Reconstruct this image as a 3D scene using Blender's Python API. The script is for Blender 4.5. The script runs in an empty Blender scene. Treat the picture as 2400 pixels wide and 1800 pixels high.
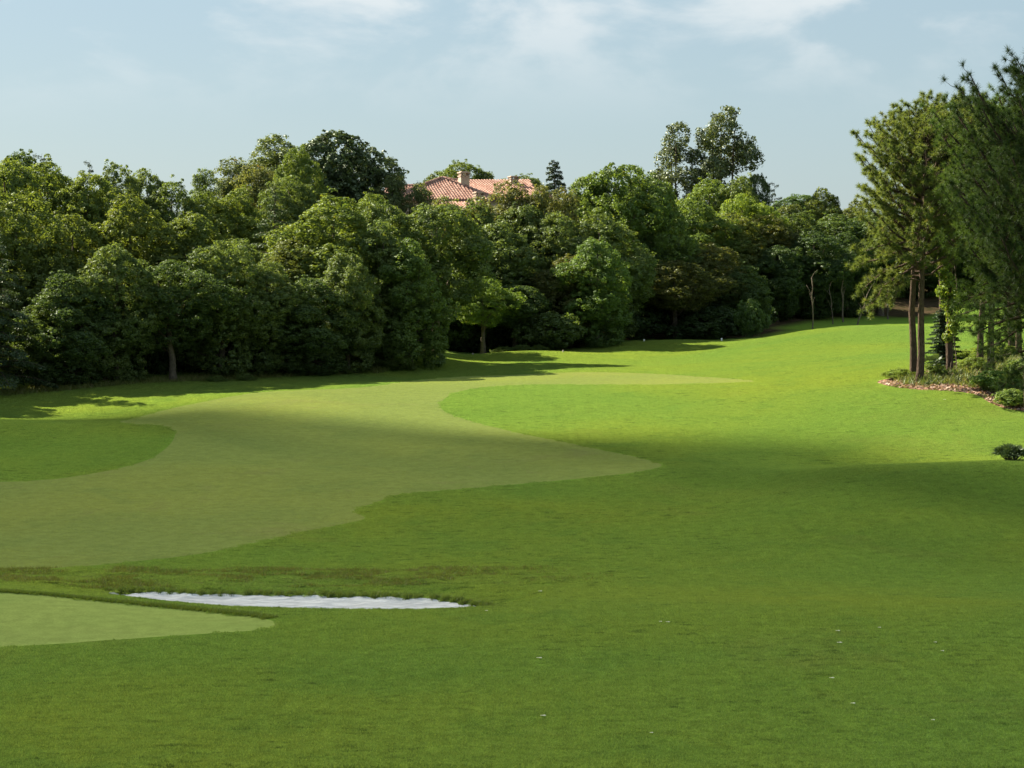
import bpy, math, time
import numpy as np
from mathutils import Vector, Matrix
from mathutils.geometry import delaunay_2d_cdt

# ------------------------------------------------------------------ camera, sky, sun, exposure
scene = bpy.context.scene
COL = scene.collection
W0, H0 = 2400.0, 1800.0
FPX = 4813.0                              # focal length in pixels of a 2400 wide frame
CAM_Z = 8.0
PITCH = math.atan(250.0 / FPX)            # camera looks slightly down
cam_d = bpy.data.cameras.new('camera')
cam_d.sensor_width = 36.0
cam_d.lens = 36.0 * FPX / W0
cam_d.clip_start = 0.5
cam_d.clip_end = 20000
cam = bpy.data.objects.new('camera', cam_d)
COL.objects.link(cam)
cam.location = (0, 0, CAM_Z)
cam.rotation_euler = (math.pi / 2 - PITCH, 0, 0)
scene.camera = cam

SUN_EL = math.radians(36)
SUN_AZ = math.radians(-52)                # left of the view direction, beyond the trees
SUN = np.array([math.sin(SUN_AZ) * math.cos(SUN_EL), math.cos(SUN_AZ) * math.cos(SUN_EL), math.sin(SUN_EL)])
sun_d = bpy.data.lights.new('sun', 'SUN')
sun_d.energy = 4.4
sun_d.angle = math.radians(0.5)
sun_d.color = (1.0, 0.90, 0.72)
sun = bpy.data.objects.new('sun', sun_d)
COL.objects.link(sun)
sun.rotation_euler = Vector((-SUN[0], -SUN[1], -SUN[2])).to_track_quat('-Z', 'Y').to_euler()

world = bpy.data.worlds.new('World')
scene.world = world
world.use_nodes = True
wn, wl = world.node_tree.nodes, world.node_tree.links
wn.clear()
wout = wn.new('ShaderNodeOutputWorld')
wbg = wn.new('ShaderNodeBackground')
wbg.inputs['Strength'].default_value = 0.09
sky = wn.new('ShaderNodeTexSky')
sky.sky_type = 'NISHITA'
sky.sun_disc = False
sky.sun_elevation = SUN_EL
sky.sun_rotation = SUN_AZ
sky.air_density = 1.0
sky.dust_density = 0.6
sky.ozone_density = 1.4


def wmath(op, a, b=None, c=None):
    n = wn.new('ShaderNodeMath')
    n.operation = op
    for i, v in enumerate((a, b, c)):
        if v is None:
            continue
        if isinstance(v, (int, float)):
            n.inputs[i].default_value = v
        else:
            wl.new(v, n.inputs[i])
    return n.outputs[0]


tc = wn.new('ShaderNodeTexCoord')
sep = wn.new('ShaderNodeSeparateXYZ')
wl.new(tc.outputs['Generated'], sep.inputs[0])
zc = wmath('MAXIMUM', sep.outputs[2], 0.02)
# thin high haze veil: the whole sky is milky, most of all low down
veil = wn.new('ShaderNodeMix'); veil.data_type = 'RGBA'
low = wmath('POWER', wmath('SUBTRACT', 1.0, zc), 3.0)
wl.new(wmath('MULTIPLY_ADD', low, 0.05, 0.88), veil.inputs['Factor'])
wl.new(sky.outputs[0], veil.inputs['A'])
veil.inputs['B'].default_value = (0.70, 0.92, 1.03, 1)
# fair-weather clouds: noise on a flat cloud layer seen in perspective
cmap = wn.new('ShaderNodeMapping')
cmap.inputs['Scale'].default_value = (1.0, 1.0, 2.1)
cmap.inputs['Location'].default_value = (5.2, 3.3, 0.7)
wl.new(tc.outputs['Generated'], cmap.inputs[0])
cn = wn.new('ShaderNodeTexNoise')
cn.inputs['Scale'].default_value = 11.0
cn.inputs['Detail'].default_value = 10
cn.inputs['Roughness'].default_value = 0.55
cn.inputs['Distortion'].default_value = 0.25
wl.new(cmap.outputs[0], cn.inputs['Vector'])
cr = wn.new('ShaderNodeMapRange'); cr.interpolation_type = 'SMOOTHSTEP'
cr.inputs['From Min'].default_value = 0.45
cr.inputs['From Max'].default_value = 0.66
wl.new(cn.outputs[0], cr.inputs['Value'])
fade = wn.new('ShaderNodeMapRange'); fade.interpolation_type = 'SMOOTHSTEP'
fade.inputs['From Min'].default_value = 0.065
fade.inputs['From Max'].default_value = 0.15
wl.new(sep.outputs[2], fade.inputs['Value'])
cl = wn.new('ShaderNodeMix'); cl.data_type = 'RGBA'
wl.new(wmath('MULTIPLY', wmath('MULTIPLY', cr.outputs[0], fade.outputs[0]), 0.75), cl.inputs['Factor'])
wl.new(veil.outputs['Result'], cl.inputs['A'])
cl.inputs['B'].default_value = (1.95, 2.02, 2.02, 1)
wl.new(cl.outputs['Result'], wbg.inputs['Color'])
wl.new(wbg.outputs[0], wout.inputs[0])

vs = scene.view_settings
vs.view_transform = 'Standard'
vs.look = 'None'
vs.gamma = 1.0
vs.use_curve_mapping = False
vs.exposure = 2.38
scene.cycles.max_bounces = 6
scene.cycles.transparent_max_bounces = 6

T0 = time.time()
RNG = np.random.default_rng(7)


# ------------------------------------------------------------------ projection helpers
def ray(px, row):
    """unit-depth ray (x/y, z/y) of a pixel of the 2400 x 1800 frame"""
    a = (np.asarray(px, float) - W0 / 2) / FPX
    b = -(np.asarray(row, float) - H0 / 2) / FPX
    cy, sy = math.cos(PITCH), math.sin(PITCH)
    y = cy + b * sy
    z = -sy + b * cy
    return a / y, z / y


def at(px, row, Y):
    rx, rz = ray(px, row)
    return rx * Y, Y, CAM_Z + rz * Y


def px_of(x, y, z=3.0):
    cy, sy = math.cos(PITCH), math.sin(PITCH)
    depth = y * cy - (z - CAM_Z) * sy
    return W0 / 2 + FPX * x / np.maximum(depth, 1.0)


# ------------------------------------------------------------------ terrain
CP = []                                                   # (px, Y, z)
def c(px, row, Y):
    CP.append((px, Y, float(at(px, row, Y)[2])))
def cz(px, Y, z):
    CP.append((px, Y, z))
for px in (-200, 0, 600, 1200, 1800, 2400, 2650):
    c(px, 1800, 34.3); c(px, 1600, 40.3); c(px, 1500, 44.3)
for px in (-200, 0): c(px, 1386, 50.4)
c(330, 1417, 49.0); c(660, 1440, 47.3)
for px in (900, 1130): c(px, 1443, 47.3)
for px in (1400, 1900, 2400, 2650): c(px, 1438, 47.3)
for px in (-200, 0, 300, 600, 900, 1200): c(px, 1355, 57.5)
for px in (1600, 2000): c(px, 1360, 56.5)
for px in (2400, 2650): c(px, 1360, 56.0)
for px in (-200, 0, 400, 800, 1200): c(px, 1300, 62); c(px, 1250, 66); c(px, 1200, 69.5); c(px, 1150, 74)
for px in (1700,): c(px, 1300, 61.4); c(px, 1250, 65); c(px, 1200, 68.7); c(px, 1150, 73)
for px in (2350, 2650): c(px, 1300, 59.8); c(px, 1200, 65.5); c(px, 1150, 68.5)
for px in (-200, 0, 600, 1200): c(px, 1100, 78.5); c(px, 1050, 84)
c(600, 1000, 90); c(900, 1000, 90.5); c(1300, 1000, 91); c(1300, 950, 98); c(600, 950, 97.5); c(900, 950, 98)
c(900, 900, 109); c(1300, 900, 109); c(1300, 880, 115); c(1300, 860, 124); c(1000, 860, 124)
c(1200, 846, 133); c(1050, 840, 134); c(1300, 824, 138.5); c(1180, 824, 138.5); c(1060, 826, 138)
for px in (1060, 1200, 1340): cz(px, 147, 2.75)
c(1600, 850, 131); c(1600, 830, 141); c(1500, 800, 151.5); c(1620, 797, 152); c(1730, 799, 151.5)
c(1035, 834, 137); cz(1010, 142, 2.6); cz(1010, 150, 2.6); cz(1010, 160, 3.9)
cz(1600, 162, 3.0); cz(1450, 160, 3.0); c(1400, 826, 145); c(1440, 812, 149)
c(-100, 993, 88.5); c(0, 993, 88.5); c(250, 993, 88.5); c(420, 994, 89.0)
c(0, 982, 96); c(250, 982, 95.5)
c(0, 950, 101.5); c(100, 925, 106); c(-200, 950, 101.5); c(300, 900, 111); c(600, 885, 116); c(900, 872, 121)
c(2350, 1086, 72); c(2650, 1080, 72); c(1950, 1098, 73.5); c(1600, 1106, 76)
c(2350, 1082, 79.5); c(1950, 1092, 80.5); c(2650, 1075, 78.5)
c(1600, 1050, 84.5); c(1900, 1000, 90); c(2350, 1000, 87); c(1600, 1000, 90.5)
c(2350, 962, 91); c(2650, 955, 90); c(2150, 940, 93); c(2150, 917, 95.5); c(2150, 890, 98); c(2350, 890, 96); c(2650, 880, 96)
c(2150, 850, 106); c(2400, 845, 104); c(1900, 900, 103); c(1900, 850, 116); c(1900, 800, 135); c(1880, 775, 150)
c(2100, 800, 131); c(1970, 765, 158); c(2110, 764, 158); c(2250, 768, 158); c(1820, 790, 152)
c(2100, 757, 175); c(2200, 757, 175); c(2100, 736, 195); c(2200, 736, 195); c(1950, 762, 175); c(1800, 785, 168)
for px in (-200, 200, 600, 900): cz(px, 127, 3.6); cz(px, 142, 6.3); cz(px, 165, 9.3); cz(px, 200, 12); cz(px, 300, 15)
cz(1200, 165, 4.5); cz(1200, 185, 7.5); cz(1200, 210, 10.5); cz(1200, 300, 15)
cz(1550, 172, 3.9); cz(1550, 190, 6.5); cz(1550, 215, 9.5); cz(1550, 300, 14.5)
cz(1900, 195, 6.0); cz(1900, 230, 9.5); cz(1900, 300, 13.5)
cz(2400, 130, 4.2); cz(2650, 130, 4.4); cz(2400, 160, 4.6); cz(2400, 200, 5.6); cz(2400, 240, 8.5); cz(2400, 300, 12.5); cz(2650, 200, 6); cz(2650, 300, 12.5)
CP = np.array(CP)


def warpY(Y):
    return np.log(np.maximum(Y, 5) / 34.0) * 9.0


_P = np.c_[CP[:, 0] / 420.0, warpY(CP[:, 1])]


def _phi(r2):
    return r2 * np.log(r2 + 1e-9) * 0.5


def _solve():
    n = len(_P)
    d2 = ((_P[:, None] - _P[None]) ** 2).sum(-1)
    A = np.zeros((n + 3, n + 3))
    A[:n, :n] = _phi(d2) + np.eye(n) * 0.012
    A[:n, n] = 1; A[:n, n + 1:] = _P
    A[n, :n] = 1; A[n + 1:, :n] = _P.T
    b = np.r_[CP[:, 2], 0, 0, 0]
    return np.linalg.solve(A, b)


_Wt = _solve()


def sstep(a, b, x):
    t = np.clip((x - a) / (b - a), 0, 1)
    return t * t * (3 - 2 * t)


_h = np.random.default_rng(3).random((256, 256))


def vnoise(x, y):
    xi = np.floor(x).astype(int); yi = np.floor(y).astype(int)
    fx = x - xi; fy = y - yi
    fx = fx * fx * (3 - 2 * fx); fy = fy * fy * (3 - 2 * fy)
    a = _h[xi & 255, yi & 255]; b = _h[(xi + 1) & 255, yi & 255]
    c_ = _h[xi & 255, (yi + 1) & 255]; d = _h[(xi + 1) & 255, (yi + 1) & 255]
    return (a * (1 - fx) + b * fx) * (1 - fy) + (c_ * (1 - fx) + d * fx) * fy - 0.5


SAND_Z = -0.62
# back rim of the bunker, seen in the photograph, then its hidden front
_rim_px = [(235, 1393), (330, 1396), (420, 1398), (520, 1398.5), (600, 1400), (700, 1402), (800, 1404), (900, 1406),
           (1000, 1410), (1050, 1415), (1095, 1423), (1150, 1436)]
SAND = []
for px, row in _rim_px:
    rx, rz = ray(px, row)
    Y = (SAND_Z - CAM_Z) / rz
    SAND.append((float(rx * Y), float(Y)))
for x, y in ((-1.3, 51.0), (-2.4, 50.6), (-4.0, 50.5), (-5.8, 50.8), (-7.2, 51.6), (-8.6, 52.7), (-10.2, 54.0)):
    SAND.append((x, y))
SAND = np.array(SAND)


def dense(poly, step):
    out = []
    n = len(poly)
    for i in range(n):
        a, b = np.array(poly[i]), np.array(poly[(i + 1) % n])
        k = max(1, int(np.linalg.norm(b - a) / step))
        for j in range(k):
            out.append(a + (b - a) * j / k)
    return np.array(out)


def smooth(poly, it=2):
    p = np.array(poly)
    for _ in range(it):
        q = np.roll(p, -1, 0)
        p = np.stack([p * 0.75 + q * 0.25, p * 0.25 + q * 0.75], 1).reshape(-1, 2)
    return p


def inside(poly, x, y):
    x = np.asarray(x); y = np.asarray(y)
    r = np.zeros(x.shape, bool)
    n = len(poly)
    for i in range(n):
        x1, y1 = poly[i]; x2, y2 = poly[(i + 1) % n]
        if y1 == y2:
            continue
        cnd = ((y1 > y) != (y2 > y)) & (x < (x2 - x1) * (y - y1) / (y2 - y1) + x1)
        r ^= cnd
    return r


def edge_dist(poly, x, y):
    """signed distance, positive inside"""
    d = np.full(np.shape(x), 1e9)
    n = len(poly)
    for i in range(n):
        a = poly[i]; b = poly[(i + 1) % n]
        ab = b - a
        L = (ab ** 2).sum() + 1e-12
        t = np.clip(((x - a[0]) * ab[0] + (y - a[1]) * ab[1]) / L, 0, 1)
        d = np.minimum(d, np.hypot(x - a[0] - t * ab[0], y - a[1] - t * ab[1]))
    return np.where(inside(poly, x, y), d, -d)


SAND = dense(smooth(SAND, 1), 0.25)
SAND = SAND + 0.05 * np.c_[vnoise(SAND[:, 0] * 2.1, SAND[:, 1] * 2.1), vnoise(SAND[:, 0] * 2.3 + 9, SAND[:, 1] * 2.3)] * 2
GREEN = None


def base_h(x, y):
    px = np.clip(px_of(x, y), -230, 2680)
    Yc = np.clip(y, 34, 320)
    q = np.stack([px / 420.0, warpY(Yc)], -1)
    out = np.zeros(q.shape[:-1])
    flat = q.reshape(-1, 2)
    res = np.empty(len(flat))
    n = len(_P)
    for s in range(0, len(flat), 20000):
        f = flat[s:s + 20000]
        d2 = ((f[:, None] - _P[None]) ** 2).sum(-1)
        res[s:s + 20000] = _phi(d2) @ _Wt[:n] + _Wt[n] + f @ _Wt[n + 1:]
    z = res.reshape(out.shape)
    # knoll the photographer stands on
    kn = 6.4 - 6.4 * sstep(0, 37, y) * 1.0
    w = sstep(26, 34.5, y)
    z = np.where(y < 34.5, z * w + (kn + z * 0.6) * (1 - w), z)
    z = np.minimum(z, np.where(y < 34.0, 8 - 0.2465 * np.maximum(y, 6.5) - 0.06, 1e9))
    # far country beyond the hill
    z = z + (14 - z) * sstep(320, 520, y)
    return z


def height(x, y):
    x = np.asarray(x, float); y = np.asarray(y, float)
    shp = x.shape
    x = np.atleast_1d(x); y = np.atleast_1d(y)
    z = base_h(x, y)
    m = (np.abs(x + 6) < 12) & (np.abs(y - 53) < 9)
    if m.any():
        xs, ys = x[m], y[m]
        d = edge_dist(SAND, xs, ys)
        zz = z[m]
        # floor of sand, low turf lip 10 cm high behind it, bank falling in from the front ridge
        floor = SAND_Z + 0.06 * vnoise(xs * 1.7, ys * 2.2) + 0.055 * vnoise(xs * 4.1, ys * 4.6)
        lip = SAND_Z + 0.10 + 0.03 * vnoise(xs * 3, ys * 3)
        f = sstep(0.0, 2.2, -d)
        zz = np.where(d >= 0, floor + 0.05 * sstep(0.6, 0.0, d), lip + (zz - lip) * f)
        z[m] = zz
    # gentle undulation and clumpy turf
    near = sstep(120, 40, y) * (1 - 0.75 * sstep(44, 46, y) * sstep(52, 50.5, y))
    z = z + 0.05 * vnoise(x / 6.3, y / 4.1) + 0.028 * vnoise(x / 1.9, y / 1.3) * near + 0.012 * vnoise(x / 0.6, y / 0.45) * near
    # scrubby bank behind the bunker
    bk = sstep(55.0, 56.2, y) * sstep(60.5, 58.0, y) * sstep(4.5, 0.5, x)
    z = z + bk * (0.10 * vnoise(x / 0.8, y / 0.5) + 0.05 * vnoise(x / 0.33, y / 0.25))
    if GREEN is not None:
        m = (x < -3) & (np.abs(y - 47) < 9)
        if m.any():
            d = edge_dist(GREEN, x[m], y[m])
            zz = z[m]
            z[m] = zz - 0.03 * np.clip(d / 0.12, 0, 1)
    return z.reshape(shp)


def hit(px, row):
    """ground point under a pixel (first crossing of the terrain along the ray)"""
    px = np.atleast_1d(np.asarray(px, float)); row = np.atleast_1d(np.asarray(row, float))
    rx, rz = ray(px, row)
    Ys = np.geomspace(30, 330, 700)
    Z = base_h(rx[:, None] * Ys[None], np.broadcast_to(Ys, (len(px), len(Ys))))
    below = (CAM_Z + rz[:, None] * Ys[None]) < Z
    i = np.where(below.any(1), below.argmax(1), len(Ys) - 1)
    i = np.maximum(i, 1)
    k = np.arange(len(px))
    f1 = CAM_Z + rz * Ys[i] - Z[k, i]; f0 = CAM_Z + rz * Ys[i - 1] - Z[k, i - 1]
    t = np.clip(f0 / (f0 - f1 + 1e-12), 0, 1)
    Y = Ys[i - 1] + (Ys[i] - Ys[i - 1]) * t
    return np.c_[rx * Y, Y]


def pix_poly(pts, step=0.3, it=2):
    p = hit([a for a, b in pts], [b for a, b in pts])
    return dense(smooth(p, it), step)


FAIR_PX = [(-300, 1131), (0, 1131), (81, 1127), (163, 1119), (244, 1105), (304, 1092), (353, 1075), (385, 1054), (404, 1035),
           (412, 1016), (404, 1004), (385, 998), (360, 995), (271, 992), (300, 982), (353, 970), (400, 957), (461, 945),
           (543, 929), (613, 918), (700, 914), (800, 911), (880, 906), (925, 898), (968, 890), (1070, 882), (1171, 880),
           (1239, 877), (1320, 873), (1408, 872), (1510, 874), (1612, 880), (1713, 886), (1790, 893), (1713, 896),
           (1646, 898), (1510, 901), (1375, 901), (1239, 901), (1137, 907), (1069, 918), (1039, 935), (1030, 952),
           (1042, 966), (1090, 983), (1171, 1003), (1239, 1021), (1341, 1040), (1415, 1055), (1490, 1069), (1537, 1083),
           (1555, 1091), (1537, 1099), (1476, 1110), (1375, 1120), (1239, 1132), (1103, 1144), (968, 1156), (922, 1162),
           (885, 1177), (850, 1188), (826, 1196), (845, 1207), (862, 1217), (787, 1233), (694, 1250), (558, 1282),
           (452, 1302), (294, 1320), (147, 1332), (0, 1338), (-300, 1345)]
FAIR = pix_poly(FAIR_PX, 0.5, 2)
GREEN_PX = [(-400, 1386), (0, 1389), (118, 1397), (235, 1409), (353, 1419), (470, 1431), (558, 1441), (617, 1450),
            (646, 1459), (655, 1466), (643, 1473), (611, 1479), (529, 1485), (411, 1492), (294, 1500), (147, 1509),
            (0, 1517), (-400, 1530)]
_g = pix_poly(GREEN_PX, 0.12, 2)
MULCH_PX = [(2048, 894), (2079, 904), (2115, 911), (2198, 916), (2265, 920), (2295, 927), (2314, 941), (2341, 953),
            (2377, 961), (2410, 966), (2700, 985), (2800, 840), (2400, 838), (2280, 842), (2200, 858), (2149, 874), (2099, 884)]
MULCH = pix_poly(MULCH_PX, 0.3, 1)
GREEN = _g

# triangulate all of it together so that no two surfaces ever overlap
pts = []
Yrows = [20 + 0.0 * 0]
y = 4.0
rows = []
while y < 330:
    rows.append(y)
    y += 0.8 if y < 33 else (0.16 if y < 62 else (0.3 if y < 112 else (0.55 if y < 165 else 2.0)))
for j, yy in enumerate(rows):
    stp = 22 if 33 < yy < 62 else (26 if yy < 165 else 60)
    u = np.arange(-400, 2800, stp) + (stp / 2 if j % 2 else 0)
    rx, _ = ray(u, np.full(len(u), 650.0))
    pts.append(np.c_[rx * yy, np.full(len(u), yy)])
pts = np.concatenate(pts)
far = []
for gx in np.linspace(-1500, 1500, 41):
    for gy in np.linspace(-300, 3000, 45):
        rx = gx / max(gy, 1)
        if gy < 2 or gy > 335 or abs(gx) > 0.36 * gy:
            far.append((gx, gy))
far.append((-60, 60)); far.append((60, 60))
for gy in range(-40, 330, 12):
    for k in (0.42, 0.6, 0.9):
        for s in (-1, 1):
            xx = s * (k * max(gy, 20) + 8)
            far.append((xx, gy + 0.37))
pts = np.concatenate([pts, np.array(far)])
polys = {'fairway': FAIR, 'putting_green': GREEN, 'sand_bunker': SAND, 'mulch_bed': MULCH}
cons_pts, edges = [], []
off = 0
for k, p in polys.items():
    n = len(p)
    edges += [(off + i, off + (i + 1) % n) for i in range(n)]
    cons_pts.append(p)
    off += n
# extra rings just inside and outside the green so that its turf lip is crisp
extra = []
for s in (0.12,):
    d = np.roll(GREEN, -1, 0) - np.roll(GREEN, 1, 0)
    nrm = np.c_[-d[:, 1], d[:, 0]] / (np.linalg.norm(d, axis=1)[:, None] + 1e-9)
    extra += [GREEN + nrm * s, GREEN - nrm * s]
allp = np.concatenate(cons_pts + extra + [pts])
print('cdt points', len(allp), round(time.time() - T0, 1))
res = delaunay_2d_cdt([Vector(q) for q in allp], edges, [], 0, 1e-5)
V = np.array([(v.x, v.y) for v in res[0]])
F = np.array([f for f in res[2] if len(f) == 3])
Zv = height(V[:, 0], V[:, 1])
cen = V[F].mean(1)
a, b, d = V[F[:, 0]], V[F[:, 1]], V[F[:, 2]]
area = (b[:, 0] - a[:, 0]) * (d[:, 1] - a[:, 1]) - (b[:, 1] - a[:, 1]) * (d[:, 0] - a[:, 0])
F[area < 0] = F[area < 0][:, ::-1]
zone = np.zeros(len(F), int)
for i, (k, p) in enumerate(polys.items()):
    zone[inside(p, cen[:, 0], cen[:, 1])] = i + 1
print('terrain', len(F), round(time.time() - T0, 1))


# ------------------------------------------------------------------ mesh and object helpers
def make_mesh(name, verts, faces, mat, shade=False, corner=None, face_val=None):
    """faces: (n,3) or (n,4) int array"""
    me = bpy.data.meshes.new(name)
    verts = np.asarray(verts, np.float32); faces = np.asarray(faces, np.int32)
    k = faces.shape[1]
    me.vertices.add(len(verts)); me.vertices.foreach_set('co', verts.ravel())
    me.loops.add(faces.size); me.loops.foreach_set('vertex_index', faces.ravel())
    me.polygons.add(len(faces))
    me.polygons.foreach_set('loop_start', np.arange(0, faces.size, k, dtype=np.int32))
    me.polygons.foreach_set('loop_total', np.full(len(faces), k, np.int32))
    if shade:
        me.polygons.foreach_set('use_smooth', np.ones(len(faces), bool))
    me.update(calc_edges=True)
    if face_val is not None:
        at_ = me.attributes.new('leaf', 'FLOAT', 'FACE')
        at_.data.foreach_set('value', np.asarray(face_val, np.float32))
    me.materials.append(mat)
    return me


def link(name, me, parent=None, **props):
    o = bpy.data.objects.new(name, me)
    COL.objects.link(o)
    if parent is not None:
        o.parent = parent
    for k, v in props.items():
        o[k] = v
    return o


class Mesh:
    """collects triangles / quads of several shapes into one mesh"""
    def __init__(self):
        self.v = []; self.f = []; self.n = 0

    def add(self, v, f):
        v = np.asarray(v, float); f = np.asarray(f, int)
        if f.shape[1] == 3:
            f = np.c_[f, f[:, 2]]
            tri = True
        self.v.append(v); self.f.append(f + self.n); self.n += len(v)

    def build(self, name, mat, shade=False):
        v = np.concatenate(self.v); f = np.concatenate(self.f)
        tri = f[:, 2] == f[:, 3]
        me = bpy.data.meshes.new(name)
        me.from_pydata([tuple(q) for q in v.tolist()], [], [tuple(q[:3]) if t else tuple(q) for q, t in zip(f.tolist(), tri)])
        if shade:
            me.polygons.foreach_set('use_smooth', np.ones(len(me.polygons), bool))
        me.update()
        me.materials.append(mat)
        return me


def tube(path, radii, sides=7, cap=True, wob=0.0, rng=None):
    path = np.asarray(path, float); radii = np.asarray(radii, float)
    n = len(path)
    t = np.gradient(path, axis=0)
    t /= np.linalg.norm(t, axis=1)[:, None] + 1e-9
    ref = np.array([0.31, 0.95, 0.05])
    u = np.cross(t, ref); u /= np.linalg.norm(u, axis=1)[:, None] + 1e-9
    w = np.cross(t, u)
    ang = np.linspace(0, 2 * np.pi, sides, endpoint=False)
    rr = radii[:, None] * np.ones(sides)
    if wob and rng is not None:
        rr = rr * (1 + wob * rng.standard_normal(rr.shape))
    v = path[:, None] + rr[..., None] * (np.cos(ang)[None, :, None] * u[:, None] + np.sin(ang)[None, :, None] * w[:, None])
    v = v.reshape(-1, 3)
    i = np.arange(n - 1)[:, None] * sides; j = np.arange(sides)[None]
    f = np.stack([i + j, i + (j + 1) % sides, i + sides + (j + 1) % sides, i + sides + j], -1).reshape(-1, 4)
    if cap:
        v = np.r_[v, path[-1:]]
        k = len(v) - 1
        b_ = (n - 1) * sides
        f = np.r_[f, np.array([[b_ + q, b_ + (q + 1) % sides, k, k] for q in range(sides)])]
    return v, f


def box(cx, cy, cz_, sx, sy, sz, rot=0.0):
    v = np.array([(x, y, z) for z in (0, 1) for y in (-.5, .5) for x in (-.5, .5)], float)
    v[:, 0] *= sx; v[:, 1] *= sy; v[:, 2] *= sz
    c_, s_ = math.cos(rot), math.sin(rot)
    v = np.c_[v[:, 0] * c_ - v[:, 1] * s_, v[:, 0] * s_ + v[:, 1] * c_, v[:, 2]] + (cx, cy, cz_)
    f = np.array([(0, 2, 3, 1), (4, 5, 7, 6), (0, 1, 5, 4), (2, 6, 7, 3), (0, 4, 6, 2), (1, 3, 7, 5)])
    return v, f


# ------------------------------------------------------------------ materials
class NT:
    def __init__(self, name):
        self.m = bpy.data.materials.new(name)
        self.m.use_nodes = True
        self.n, self.l = self.m.node_tree.nodes, self.m.node_tree.links
        self.n.clear()
        self.out = self.n.new('ShaderNodeOutputMaterial')

    def node(self, t, ins=None, **kw):
        nd = self.n.new(t)
        for k, v in kw.items():
            setattr(nd, k, v)
        for k, v in (ins or {}).items():
            if hasattr(v, 'is_output'):
                self.l.new(v, nd.inputs[k])
            else:
                nd.inputs[k].default_value = v
        return nd

    def math(self, op, a, b=None, clamp=False):
        ins = {0: a}
        if b is not None:
            ins[1] = b
        return self.node('ShaderNodeMath', ins, operation=op, use_clamp=clamp).outputs[0]

    def mix(self, f, a, b, blend='MIX'):
        return self.node('ShaderNodeMix', {'Factor': f, 'A': a, 'B': b}, data_type='RGBA', blend_type=blend).outputs['Result']

    def noise(self, vec, scale, detail=4, rough=0.5, dist=0.0):
        return self.node('ShaderNodeTexNoise', {'Vector': vec, 'Scale': scale, 'Detail': detail, 'Roughness': rough, 'Distortion': dist}).outputs[0]

    def rng(self, v, a, b, c_=0.0, d=1.0):
        return self.node('ShaderNodeMapRange', {'Value': v, 'From Min': a, 'From Max': b, 'To Min': c_, 'To Max': d}, interpolation_type='SMOOTHSTEP').outputs[0]

    def mapping(self, vec, scale=(1, 1, 1), rot=(0, 0, 0), loc=(0, 0, 0)):
        return self.node('ShaderNodeMapping', {'Vector': vec, 'Scale': scale, 'Rotation': rot, 'Location': loc}).outputs[0]

    def done(self, shader):
        self.l.new(shader, self.out.inputs['Surface'])
        return self.m


def rgba(r, g, b):
    return (r, g, b, 1.0)


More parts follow.
